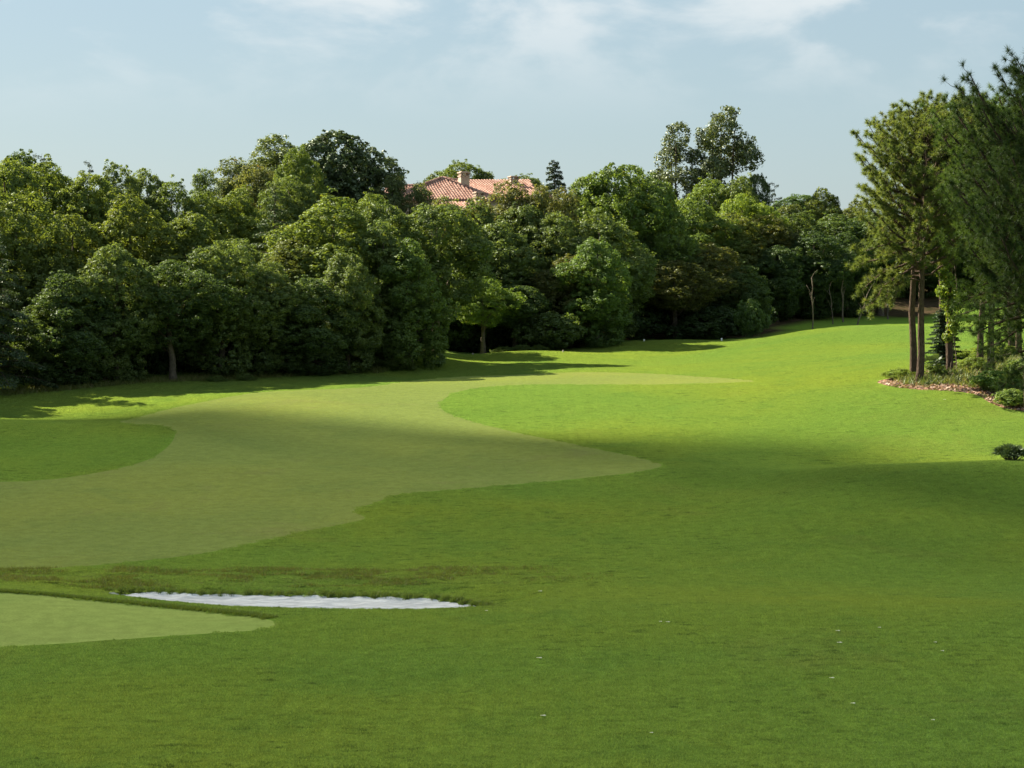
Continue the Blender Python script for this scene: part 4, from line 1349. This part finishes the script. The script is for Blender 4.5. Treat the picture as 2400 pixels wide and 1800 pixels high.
def around(poly, n, lo, hi, sel=None):
    d = np.roll(poly, -1, 0) - np.roll(poly, 1, 0)
    # outward normal
    A_ = 0.5 * np.sum(poly[:, 0] * np.roll(poly[:, 1], -1) - np.roll(poly[:, 0], -1) * poly[:, 1])
    nrm = np.c_[d[:, 1], -d[:, 0]] / (np.linalg.norm(d, axis=1)[:, None] + 1e-9) * np.sign(A_)
    i = rg.integers(0, len(poly), n * 3)
    ok = (np.abs(poly[i, 0]) < 0.27 * poly[i, 1] + 1)
    if sel is not None:
        ok &= sel(poly[i], nrm[i])
    i = i[ok][:n]
    return poly[i] + nrm[i] * (lo + (hi - lo) * rg.random((len(i), 1)) ** 1.5) + rg.normal(0, 0.03, (len(i), 2))


p_ = around(GREEN, 9000, 0.02, 0.35, lambda p, n: (n[:, 1] > 0.6))
blades('green_fringe_grass', p_, 0.055, 6, 0.03, M_TUFT, 0.014, 2, kind='stuff', label='shaggy collar of longer grass round the far side of the putting green', category='grass')
p_ = around(SAND, 4000, 0.0, 0.30, lambda p, n: (n[:, 1] > 0.05))
blades('bunker_lip_grass', p_, 0.075, 6, 0.035, M_TUFT, 0.014, 3, kind='stuff', label='tufty grass overhanging the rim of the sand bunker', category='grass')
k = 9000
Yb = rg.uniform(55.8, 59.6, k); ub = rg.uniform(-60, 1450, k)
rx, _ = ray(ub, np.full(k, 650.0))
p_ = np.c_[rx * Yb, Yb]
p_ = p_[(vnoise(p_[:, 0] / 1.1, p_[:, 1] / 0.45) > 0.02) & (rg.random(k) < sstep(1500, 900, ub)) & (edge_dist(SAND, p_[:, 0], p_[:, 1]) < -0.05)]
M_SCRUB = leaf_mat('scrub_blades', (0.095, 0.130, 0.026), (0.165, 0.175, 0.050), (0.20, 0.16, 0.08), 0.3, 0.03)
blades('bank_scrub_grass', p_, 0.075, 7, 0.05, M_SCRUB, 0.016, 4, kind='stuff', label='rough brownish grass on the bank behind the bunker', category='grass')

# island under the pines: wood chips, ground cover, shrubs
k = 5200
q = np.c_[rg.uniform(MULCH[:, 0].min(), 26, k), rg.uniform(90, 99, k)]
dd = edge_dist(MULCH, q[:, 0], q[:, 1])
q = q[(dd > 0.02) & (dd < 2.4 + 0.6 * rg.random(k))]
z = height(q[:, 0], q[:, 1]) + 0.03
nr = unit(rg.normal(0, 0.45, (len(q), 3)) + np.array([0, 0, 1]))
v, f = leaf_cards(np.c_[q, z], nr, 0.15, rg, 0.6)
M_CHIP = leaf_mat('dry_leaves', (0.17, 0.105, 0.075), (0.40, 0.30, 0.24), None, 0.15, 0.02)
link('fallen_leaves', make_mesh('fallen_leaves', v, f, M_CHIP, face_val=rg.random(len(f))), kind='stuff', label='pinkish dry leaf litter along the front edge of the pine island', category='leaf litter')
k = 5200
q = np.c_[rg.uniform(MULCH[:, 0].min(), 27, k), rg.uniform(91, 112, k)]
dd = edge_dist(MULCH, q[:, 0], q[:, 1])
q = q[(dd > 0.9 + 0.9 * vnoise(q[:, 0] / 1.1, q[:, 1] / 1.1)) & (vnoise(q[:, 0] / 0.8 + 5, q[:, 1] / 0.8) > -0.22)]
M_COVER = leaf_mat('ground_cover', (0.055, 0.095, 0.025), (0.150, 0.175, 0.055), (0.22, 0.20, 0.08), 0.35, 0.05)
blades('ground_cover_plants', q, 0.26, 9, 0.10, M_COVER, 0.05, 6, 0.7, kind='stuff', label='low leafy ground cover below the pines', category='ground cover')
k = 1500
u_ = rg.uniform(0, 1010, k); lo_ = np.interp(u_, [0, 300, 600, 900, 1010], [106, 111, 116, 121, 131])
yy = lo_ + rg.uniform(-0.6, 2.0, k); rx, _ = ray(u_, np.full(k, 650.0))
blades('woodland_edge_grass', np.c_[rx * yy, yy], 0.22, 8, 0.12, M_SCRUB, 0.04, 8, 0.7, kind='stuff', label='rank weeds along the foot of the left wood', category='grass')
# reddish litter patch
k = 500
q = hit(rg.uniform(170, 270, k), rg.uniform(884, 893, k))
nr = unit(rg.normal(0, 0.4, (k, 3)) + np.array([0, 0, 1]))
v, f = leaf_cards(np.c_[q, height(q[:, 0], q[:, 1]) + 0.04], nr, 0.16, rg, 0.6)
link('fallen_leaves', make_mesh('leaf_patch', v, f, M_CHIP, face_val=rg.random(len(f))), kind='stuff', label='reddish patch of fallen leaves at the left edge of the wood', category='leaf litter')


def spot_plant(name, key, px, row, wpx, hpx, label, tint=(1, 1, 1), cat='shrub', Y=None, **kw):
    if Y is None:
        Y = float(hit(px, row)[0, 1])
    return plant(name, key, px, Y, 0, wpx, label, tint, cat, h=hpx * Y / FPX, **kw)


spot_plant('conifer_shrub', 'spire', 2216, 872, 95, 135, 'small dark conifer bush directly behind the leaf-covered trunk', (0.8, 0.9, 0.9), Y=102.5)
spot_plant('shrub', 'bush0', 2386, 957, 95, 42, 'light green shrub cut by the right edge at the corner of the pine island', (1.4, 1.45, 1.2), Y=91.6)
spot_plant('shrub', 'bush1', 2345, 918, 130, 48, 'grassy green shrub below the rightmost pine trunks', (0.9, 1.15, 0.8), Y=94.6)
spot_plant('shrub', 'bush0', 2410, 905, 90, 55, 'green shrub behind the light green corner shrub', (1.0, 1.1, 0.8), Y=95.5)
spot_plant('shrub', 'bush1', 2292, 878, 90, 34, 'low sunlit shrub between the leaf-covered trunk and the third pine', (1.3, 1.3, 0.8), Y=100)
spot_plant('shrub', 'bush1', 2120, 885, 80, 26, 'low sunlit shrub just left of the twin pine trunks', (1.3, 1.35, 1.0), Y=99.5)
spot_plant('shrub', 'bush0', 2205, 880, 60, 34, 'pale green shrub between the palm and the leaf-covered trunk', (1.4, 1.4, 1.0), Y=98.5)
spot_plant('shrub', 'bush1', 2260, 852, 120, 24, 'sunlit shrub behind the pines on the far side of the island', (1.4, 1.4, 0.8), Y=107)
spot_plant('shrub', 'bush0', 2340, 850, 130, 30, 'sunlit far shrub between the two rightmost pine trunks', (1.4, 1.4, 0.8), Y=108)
spot_plant('shrub', 'bush1', 930, 868, 90, 34, 'leafy scrub at the foot of the tall leafy wall', (1.0, 1.0, 0.8), Y=122)


def spiky(px, Y, R, H_, label, name='shrub', mat=M_DARK, n=900, seed=3, tint=(1, 1, 1)):
    rng = np.random.default_rng(seed)
    rx, _ = ray(px, 650)
    x = float(rx * Y); zb = float(height(np.array([x]), np.array([Y]))[0])
    root = bpy.data.objects.new(name, None); COL.objects.link(root); root.location = (x, Y, zb)
    root['label'] = label; root['category'] = 'shrub'
    # clusters of strap leaves
    cs = []
    for i in range(26):
        a_ = rng.random() * 6.28; r_ = R * 0.75 * rng.random() ** 0.6
        cs.append((math.cos(a_) * r_, math.sin(a_) * r_, H_ * 0.55 * (1 - (r_ / R) ** 2)))
    cs = np.array(cs)
    b_ = np.repeat(cs, n // 26, 0); k = len(b_)
    d = unit(np.c_[rng.normal(0, 1, (k, 2)), np.abs(rng.normal(0.9, 0.5, k))])
    L_ = H_ * 0.6 * (0.6 + 0.7 * rng.random((k, 1)))
    s = unit(np.cross(d, rng.normal(0, 1, (k, 3)))) * 0.02
    mid = b_ + d * L_ * 0.55; tip = b_ + d * L_ + np.array([0, 0, -0.25]) * L_
    v = np.stack([b_, mid - s, tip, mid + s], 1).reshape(-1, 3)
    fo = link('foliage', make_mesh('strap_leaves', v, np.arange(4 * k).reshape(k, 4), mat, face_val=rng.random(k)), root)
    fo.color = (*tint, 1)
    m = Mesh()
    for c_ in cs:
        m.add(*tube([(c_[0] * 0.3, c_[1] * 0.3, -0.05), c_], [0.02, 0.012], 4))
    link('stem', m.build('stem', M_BARK), root)
    return root


spiky(2376, 73.5, 0.62, 0.62, 'dark spiky shrub at the right edge where the shaded lawn begins', n=1600, tint=(1.0, 1.1, 1.0))


def palm(px, Y, H_):
    rng = np.random.default_rng(9)
    rx, _ = ray(px, 650)
    x = float(rx * Y); zb = float(height(np.array([x]), np.array([Y]))[0])
    root = bpy.data.objects.new('fan_palm', None); COL.objects.link(root); root.location = (x, Y, zb)
    root['label'] = 'young dark fan palm on the ground just right of the twin pine trunks'; root['category'] = 'palm'
    m = Mesh()
    m.add(*tube([(0, 0, -0.05), (0.01, 0, H_ * 0.25), (0, 0.01, H_ * 0.45)], [0.05, 0.045, 0.03], 7))
    link('trunk', m.build('palm_trunk', M_BARK, True), root)
    for i in range(11):
        th = i * 2.4; el = 0.25 + 1.0 * (i / 11)
        d = np.array([math.cos(th) * math.cos(el), math.sin(th) * math.cos(el), math.sin(el)])
        L_ = H_ * 0.42
        p0 = np.array([0, 0, H_ * 0.42]); p1 = p0 + d * L_
        fm = Mesh()
        fm.add(*tube([p0, (p0 + p1) / 2 + (0, 0, 0.02), p1], [0.012, 0.01, 0.008], 4))
        side = unit(np.cross(d, (0, 0, 1))); upv = np.cross(side, d)
        for j in range(15):
            a_ = (j / 14 - 0.5) * 3.6
            dd_ = d * math.cos(a_) + side * math.sin(a_)
            tip = p1 + dd_ * H_ * 0.30 - np.array([0, 0, 0.05 * H_]) + upv * 0.02
            w_ = np.cross(dd_, upv) * 0.02
            mid = p1 + dd_ * H_ * 0.17
            fm.add([p1, mid - w_, tip, mid + w_], [[0, 1, 2, 3]])
        link('frond', fm.build('frond', M_DARK), root)
    return root


palm(2188, 98.3, 1.15)


def ivy(px, Y, label):
    rng = np.random.default_rng(19)
    rx, _ = ray(px, 650)
    x = float(rx * Y); zb = float(height(np.array([x]), np.array([Y]))[0])
    root = bpy.data.objects.new('climbing_vine', None); COL.objects.link(root); root.location = (x, Y, zb)
    root['label'] = label; root['category'] = 'climber'
    C_, R_ = [], []
    for z_, ox, oy, r_ in ((5.3, -0.45, -0.35, 0.42), (4.9, -0.55, -0.3, 0.45), (4.5, -0.35, -0.4, 0.4), (4.0, -0.15, -0.3, 0.45), (3.6, 0.25, -0.3, 0.5), (3.3, -0.3, -0.2, 0.35),
                           (2.9, 0.05, -0.3, 0.48), (2.5, 0.1, -0.3, 0.42), (2.1, 0.0, -0.25, 0.35), (1.7, -0.2, -0.2, 0.3), (5.6, -0.6, -0.2, 0.3), (3.9, -0.55, -0.1, 0.3)):
        C_.append((ox, oy, z_)); R_.append(r_)
    C_ = np.array(C_); R_ = np.array(R_)
    k = 2400
    i = rng.integers(0, len(C_), k)
    d = unit(rng.standard_normal((k, 3)))
    pos = C_[i] + d * (R_[i] * (0.45 + 0.6 * rng.random(k)))[:, None]
    v, f = leaf_cards(pos, unit(d + 0.5 * rng.standard_normal((k, 3))), 0.14, rng, 0.8)
    fo = link('foliage', make_mesh('vine_leaves', v, f, M_LEAF, face_val=rng.random(k)), root)
    fo.color = (1.15, 1.2, 0.75, 1)
    m = Mesh()
    for a_ in (0, 2.1, 4.2):
        zz = np.linspace(0, 5.4, 12)
        m.add(*tube(np.c_[0.27 * np.cos(a_ + zz * 0.6) , 0.27 * np.sin(a_ + zz * 0.6), zz], np.full(12, 0.02), 4))
    link('stem', m.build('vine_stem', M_BARK), root)


ivy(2232, 99.5, 'sunlit yellow-green climbing vine covering the pine trunk right of the twin trunks')

# leaning bare stems at the wood's right end
def bare(px0, row0, px1, row1, Y, r, label):
    p0 = np.array(at(px0, row0, Y), float); p1 = np.array(at(px1, row1, Y), float)
    p0[2] = float(height(p0[:1], p0[1:2])[0]) - 0.1
    n = 7
    s = np.linspace(0, 1, n)[:, None]
    rng = np.random.default_rng(int(px0))
    path = p0 + (p1 - p0) * s + rng.normal(0, 0.05, (n, 3))
    m = Mesh()
    m.add(*tube(path - p0, r * (1 - 0.5 * s[:, 0]), 7, wob=0.05, rng=rng))
    br_ = []
    root = bpy.data.objects.new('bare_tree_stem', None); COL.objects.link(root); root.location = p0
    root['label'] = label; root['category'] = 'tree'
    link('trunk', m.build('bare_trunk', M_DIMBARK, True), root)
    m = Mesh()
    for j in range(5):
        q0 = (path - p0)[3 + j % 4]
        q1 = q0 + np.array([rng.uniform(-.8, .8), rng.uniform(-.4, .4), rng.uniform(.4, 1.2)])
        m.add(*tube([q0, (q0 + q1) / 2 + (0, 0, .08), q1], [r * .4, r * .3, r * .12], 4))
    link('branches', m.build('bare_branches', M_DIMBARK, True), root)


bare(1906, 768, 1903, 650, 171, 0.065, 'thin pale stem standing upright at the front of the shady right wood')
bare(1975, 752, 1975, 640, 178, 0.08, 'straight grey stem left of the leaning ones below the pine boughs')
bare(2010, 752, 2034, 690, 174, 0.07, 'pale stem leaning right below the hanging pine boughs')
bare(1952, 752, 1944, 680, 176, 0.05, 'very thin crooked stem between the two upright pale ones')
bare(2078, 745, 2080, 660, 185, 0.08, 'dim straight stem in the shade left of the twin pine trunks')


# ------------------------------------------------------------------ tee markers and small things on the grass
M_WHITE = plain_mat('white_paint', (0.75, 0.75, 0.72), (0.82, 0.82, 0.80), 4, 0.0, 0.6)
M_POST = plain_mat('grey_post', (0.25, 0.22, 0.18), (0.35, 0.31, 0.26), 6, 0.1)


def tee_marker(px, Y, label, h=0.17, r=0.055, mat=None):
    rx, _ = ray(px, 650)
    x = float(rx * Y); zb = float(height(np.array([x]), np.array([Y]))[0])
    root = bpy.data.objects.new('tee_marker', None); COL.objects.link(root); root.location = (x, Y, zb - 0.01)
    root['label'] = label; root['category'] = 'marker'; root['group'] = 'markers on the tee mounds'
    m = Mesh(); m.add(*tube([(0, 0, -0.05), (0, 0, h * 0.62)], [r, r * 0.9], 10))
    link('post', m.build('post', mat or M_WHITE, True), root)
    m = Mesh(); m.add(*tube([(0, 0, h * 0.62), (0, 0, h * 0.7), (0, 0, h * 0.9), (0, 0, h)], [r * 1.25, r * 1.25, r * 0.9, r * 0.3], 10))
    link('cap', m.build('cap', mat or M_WHITE, True), root)


tee_marker(1510, 151.6, 'left one of the two white markers on the farther tee mound')
tee_marker(1692, 152.2, 'bright right marker of the two on the farther tee mound', 0.22)
tee_marker(1320, 138.6, 'small right marker on the nearer tee mound', 0.15, 0.05, M_POST)
tee_marker(1108, 138.2, 'small left marker on the nearer tee mound', 0.13, 0.05, M_POST)


def tap(px, row):
    p = hit(px, row)[0]
    zb = float(height(p[:1], p[1:2])[0])
    root = bpy.data.objects.new('irrigation_head', None); COL.objects.link(root); root.location = (p[0], p[1], zb - 0.01)
    root['label'] = 'little pale knob standing on the back rim of the sand bunker'; root['category'] = 'sprinkler'
    m = Mesh(); m.add(*tube([(0, 0, -0.03), (0, 0, 0.06), (0, 0, 0.09)], [0.03, 0.03, 0.02], 8))
    link('stem', m.build('riser', M_POST, True), root)
    m = Mesh(); m.add(*tube([(0, 0, 0.09), (0, 0, 0.11), (0, 0, 0.15), (0, 0, 0.17)], [0.03, 0.055, 0.05, 0.02], 10))
    link('head', m.build('sprinkler_head', M_WHITE, True), root)


tap(1008, 1404)
M_SPECK = plain_mat('bleached_leaf', (0.55, 0.56, 0.40), (0.68, 0.68, 0.55), 6, 0, 0.7)
spots = [(1548, 1459, 'pale fallen leaf left of another in the right middle foreground'), (1565, 1460, 'pale fallen leaf, right one of a close pair in the right middle foreground'),
         (1264, 1546, 'pale leaf lying below the right tip of the bunker'), (1273, 1680, 'pale leaf lying in the lower centre of the lawn'), (1527, 1719, 'pale leaf near the bottom edge right of centre'),
         (2061, 1472, 'tiny pale leaf on the right foreground lawn, uppermost of its scatter'), (2209, 1530, 'brightest pale leaf on the right foreground lawn'), (2192, 1508, 'pale leaf just above the brightest one on the right'),
         (1967, 1509, 'pale leaf on the lawn left of the right-hand scatter'), (1964, 1480, 'faint broad leaf above another, right of centre'), (1949, 1594, 'pale leaf in the dark streak of the right foreground'),
         (1999, 1652, 'pale leaf below the dark streak of the right foreground'), (2187, 1691, 'pale leaf near the bottom right corner'), (1140, 1434, 'pale pebble at the right tip of the bunker'),
         (1266, 1386, 'pale leaf on the bank right above the bunker tip'), (2214, 938, 'tiny leaf on the sunny lawn below the pine island')]
for px, row, lab in spots:
    p = hit(px, row)[0]
    zb = float(height(p[:1], p[1:2])[0])
    rr = np.random.default_rng(int(px))
    s = rr.uniform(0.013, 0.026) * (1.6 if row < 1000 else 1)
    n = 7
    a_ = np.linspace(0, 6.28, n, endpoint=False)
    ring = np.c_[np.cos(a_) * s * 2.1 * (1 + 0.3 * rr.random(n)), np.sin(a_) * s * (0.8 + 0.4 * rr.random(n)), 0.034 + 0.006 * np.sin(a_ * 2)]
    v = np.r_[ring, [[0, 0, 0.036]], ring - (0, 0, 0.006)]
    f = [[i, (i + 1) % n, n, n] for i in range(n)] + [[i, n + 1 + i, n + 1 + (i + 1) % n, (i + 1) % n] for i in range(n)]
    m = Mesh(); m.add(v, f)
    o = link('pebble' if 'pebble' in lab else 'fallen_leaf', m.build('fallen_leaf', M_SPECK, True), label=lab, category='pebble' if 'pebble' in lab else 'leaf', group='pale specks lying on the lawn')
    o.location = (p[0], p[1], zb + 0.005)
print('done', round(time.time() - T0, 1))


# ------------------------------------------------------------------ mown rough: real blades in half-metre sods, instanced over the near lawn
def rough_turf(name, Y0, Y1, per_m2, n_blade, size, hgt, width, seed, label, mat, fair=False):
    rng = np.random.default_rng(seed)
    b_ = np.c_[rng.uniform(-size / 2, size / 2, (n_blade, 2)), np.full(n_blade, -0.012)]
    tus = vnoise(b_[:, 0] * 9 + 3, b_[:, 1] * 9) + 0.5
    h = hgt * (0.45 + 0.55 * rng.random(n_blade)) * (0.8 + 0.4 * tus)
    th = rng.random(n_blade) * 6.28
    side = np.c_[np.cos(th), np.sin(th), 0 * th] * width * 0.5
    tip = b_ + np.c_[rng.normal(0, 0.5, (n_blade, 2)) * h[:, None], h]
    v = np.stack([b_ - side, b_ + side, tip], 1).reshape(-1, 3)
    sod = bpy.data.objects.new(name + '_sod', make_mesh(name + '_sod', v, np.arange(len(v)).reshape(-1, 3), mat, face_val=rng.random(n_blade)))
    # one sod per cell of a jittered half-metre grid, so that the cover has no bare gaps
    st = size * 0.80
    gy_, gx_ = np.meshgrid(np.arange(Y0, Y1, st), np.arange(-0.275 * Y1, 0.275 * Y1, st), indexing='ij')
    Xp = gx_.ravel() + rng.uniform(-0.14, 0.14, gx_.size) * st; Yp = gy_.ravel() + rng.uniform(-0.14, 0.14, gx_.size) * st
    kk = np.abs(Xp) < 0.275 * Yp
    Xp, Yp = Xp[kk], Yp[kk]; n = len(Xp)
    ok = rng.random(n) < sstep(Y1, Y1 - 6, Yp) * 0.999 + 0.001
    m_ = size * 0.31
    if fair:
        ok &= inside(FAIR, Xp, Yp)
        idx = np.where(ok)[0]
        for dx, dy in ((m_, 0), (-m_, 0), (0, m_), (0, -m_)):
            ok[idx[~inside(FAIR, Xp[idx] + dx, Yp[idx] + dy)]] = False
    for p in (() if fair else (FAIR, GREEN, SAND, MULCH)):
        lo_, hi_ = p.min(0) - 1, p.max(0) + 1
        c_ = (Xp > lo_[0]) & (Xp < hi_[0]) & (Yp > lo_[1]) & (Yp < hi_[1]) & ok
        idx = np.where(c_)[0]
        if len(idx):
            ins_ = inside(p, Xp[idx], Yp[idx])
            d1 = m_ if p is not FAIR else m_ * 0.6
            for dx, dy in ((d1, 0), (-d1, 0), (0, d1), (0, -d1)):
                ins_ |= inside(p, Xp[idx] + dx, Yp[idx] + dy)
            ok[idx[ins_]] = False
    Xp, Yp = Xp[ok], Yp[ok]
    Zp = height(Xp, Yp)
    gx = (height(Xp + 0.2, Yp) - height(Xp - 0.2, Yp)) / 0.4
    gy = (height(Xp, Yp + 0.2) - height(Xp, Yp - 0.2)) / 0.4
    k = len(Xp)
    me = bpy.data.meshes.new(name)
    me.vertices.add(k)
    me.vertices.foreach_set('co', np.c_[Xp, Yp, Zp].astype(np.float32).ravel())
    a1 = me.attributes.new('nrm', 'FLOAT_VECTOR', 'POINT')
    a1.data.foreach_set('vector', np.c_[-gx, -gy, np.ones(k)].astype(np.float32).ravel())
    a2 = me.attributes.new('spin', 'FLOAT', 'POINT')
    a2.data.foreach_set('value', (rng.random(k) * 6.28).astype(np.float32))
    a3 = me.attributes.new('grow', 'FLOAT', 'POINT')
    a3.data.foreach_set('value', (0.85 + 0.35 * rng.random(k) + 0.2 * vnoise(Xp / 1.7, Yp / 0.9)).astype(np.float32))
    me.update()
    ob = link(name, me, kind='stuff', label=label, category='grass')
    ng = bpy.data.node_groups.new(name, 'GeometryNodeTree')
    ng.interface.new_socket('Geometry', in_out='INPUT', socket_type='NodeSocketGeometry')
    ng.interface.new_socket('Geometry', in_out='OUTPUT', socket_type='NodeSocketGeometry')
    N, Lk = ng.nodes, ng.links
    gi = N.new('NodeGroupInput'); go = N.new('NodeGroupOutput')
    ip = N.new('GeometryNodeInstanceOnPoints')
    oi = N.new('GeometryNodeObjectInfo'); oi.inputs['Object'].default_value = sod
    def attr(nm, ty):
        a_ = N.new('GeometryNodeInputNamedAttribute'); a_.data_type = ty; a_.inputs['Name'].default_value = nm
        return a_.outputs['Attribute']
    al = N.new('FunctionNodeAlignRotationToVector'); al.axis = 'Z'
    Lk.new(attr('nrm', 'FLOAT_VECTOR'), al.inputs['Vector'])
    ax = N.new('FunctionNodeAxisAngleToRotation'); ax.inputs['Axis'].default_value = (0, 0, 1)
    Lk.new(attr('spin', 'FLOAT'), ax.inputs['Angle'])
    ro = N.new('FunctionNodeRotateRotation'); ro.rotation_space = 'LOCAL'
    Lk.new(al.outputs[0], ro.inputs[0]); Lk.new(ax.outputs[0], ro.inputs[1])
    cx_ = N.new('ShaderNodeCombineXYZ'); cx_.inputs[0].default_value = 1; cx_.inputs[1].default_value = 1
    Lk.new(attr('grow', 'FLOAT'), cx_.inputs[2])
    Lk.new(gi.outputs[0], ip.inputs['Points']); Lk.new(oi.outputs['Geometry'], ip.inputs['Instance'])
    Lk.new(ro.outputs[0], ip.inputs['Rotation']); Lk.new(cx_.outputs[0], ip.inputs['Scale'])
    Lk.new(ip.outputs[0], go.inputs[0])
    md = ob.modifiers.new('turf', 'NODES'); md.node_group = ng
    print(name, k, round(time.time() - T0, 1))


rough_turf('rough_grass', 30, 165, 5.5, 700, 0.56, 0.048, 0.015, 31, 'mown rough grass covering the lawn around the fairway', M_BLADE)
rough_turf('fairway_turf', 58, 128, 5.5, 520, 0.55, 0.020, 0.014, 32, 'closely mown pale grass of the fairway', M_FBLADE, True)
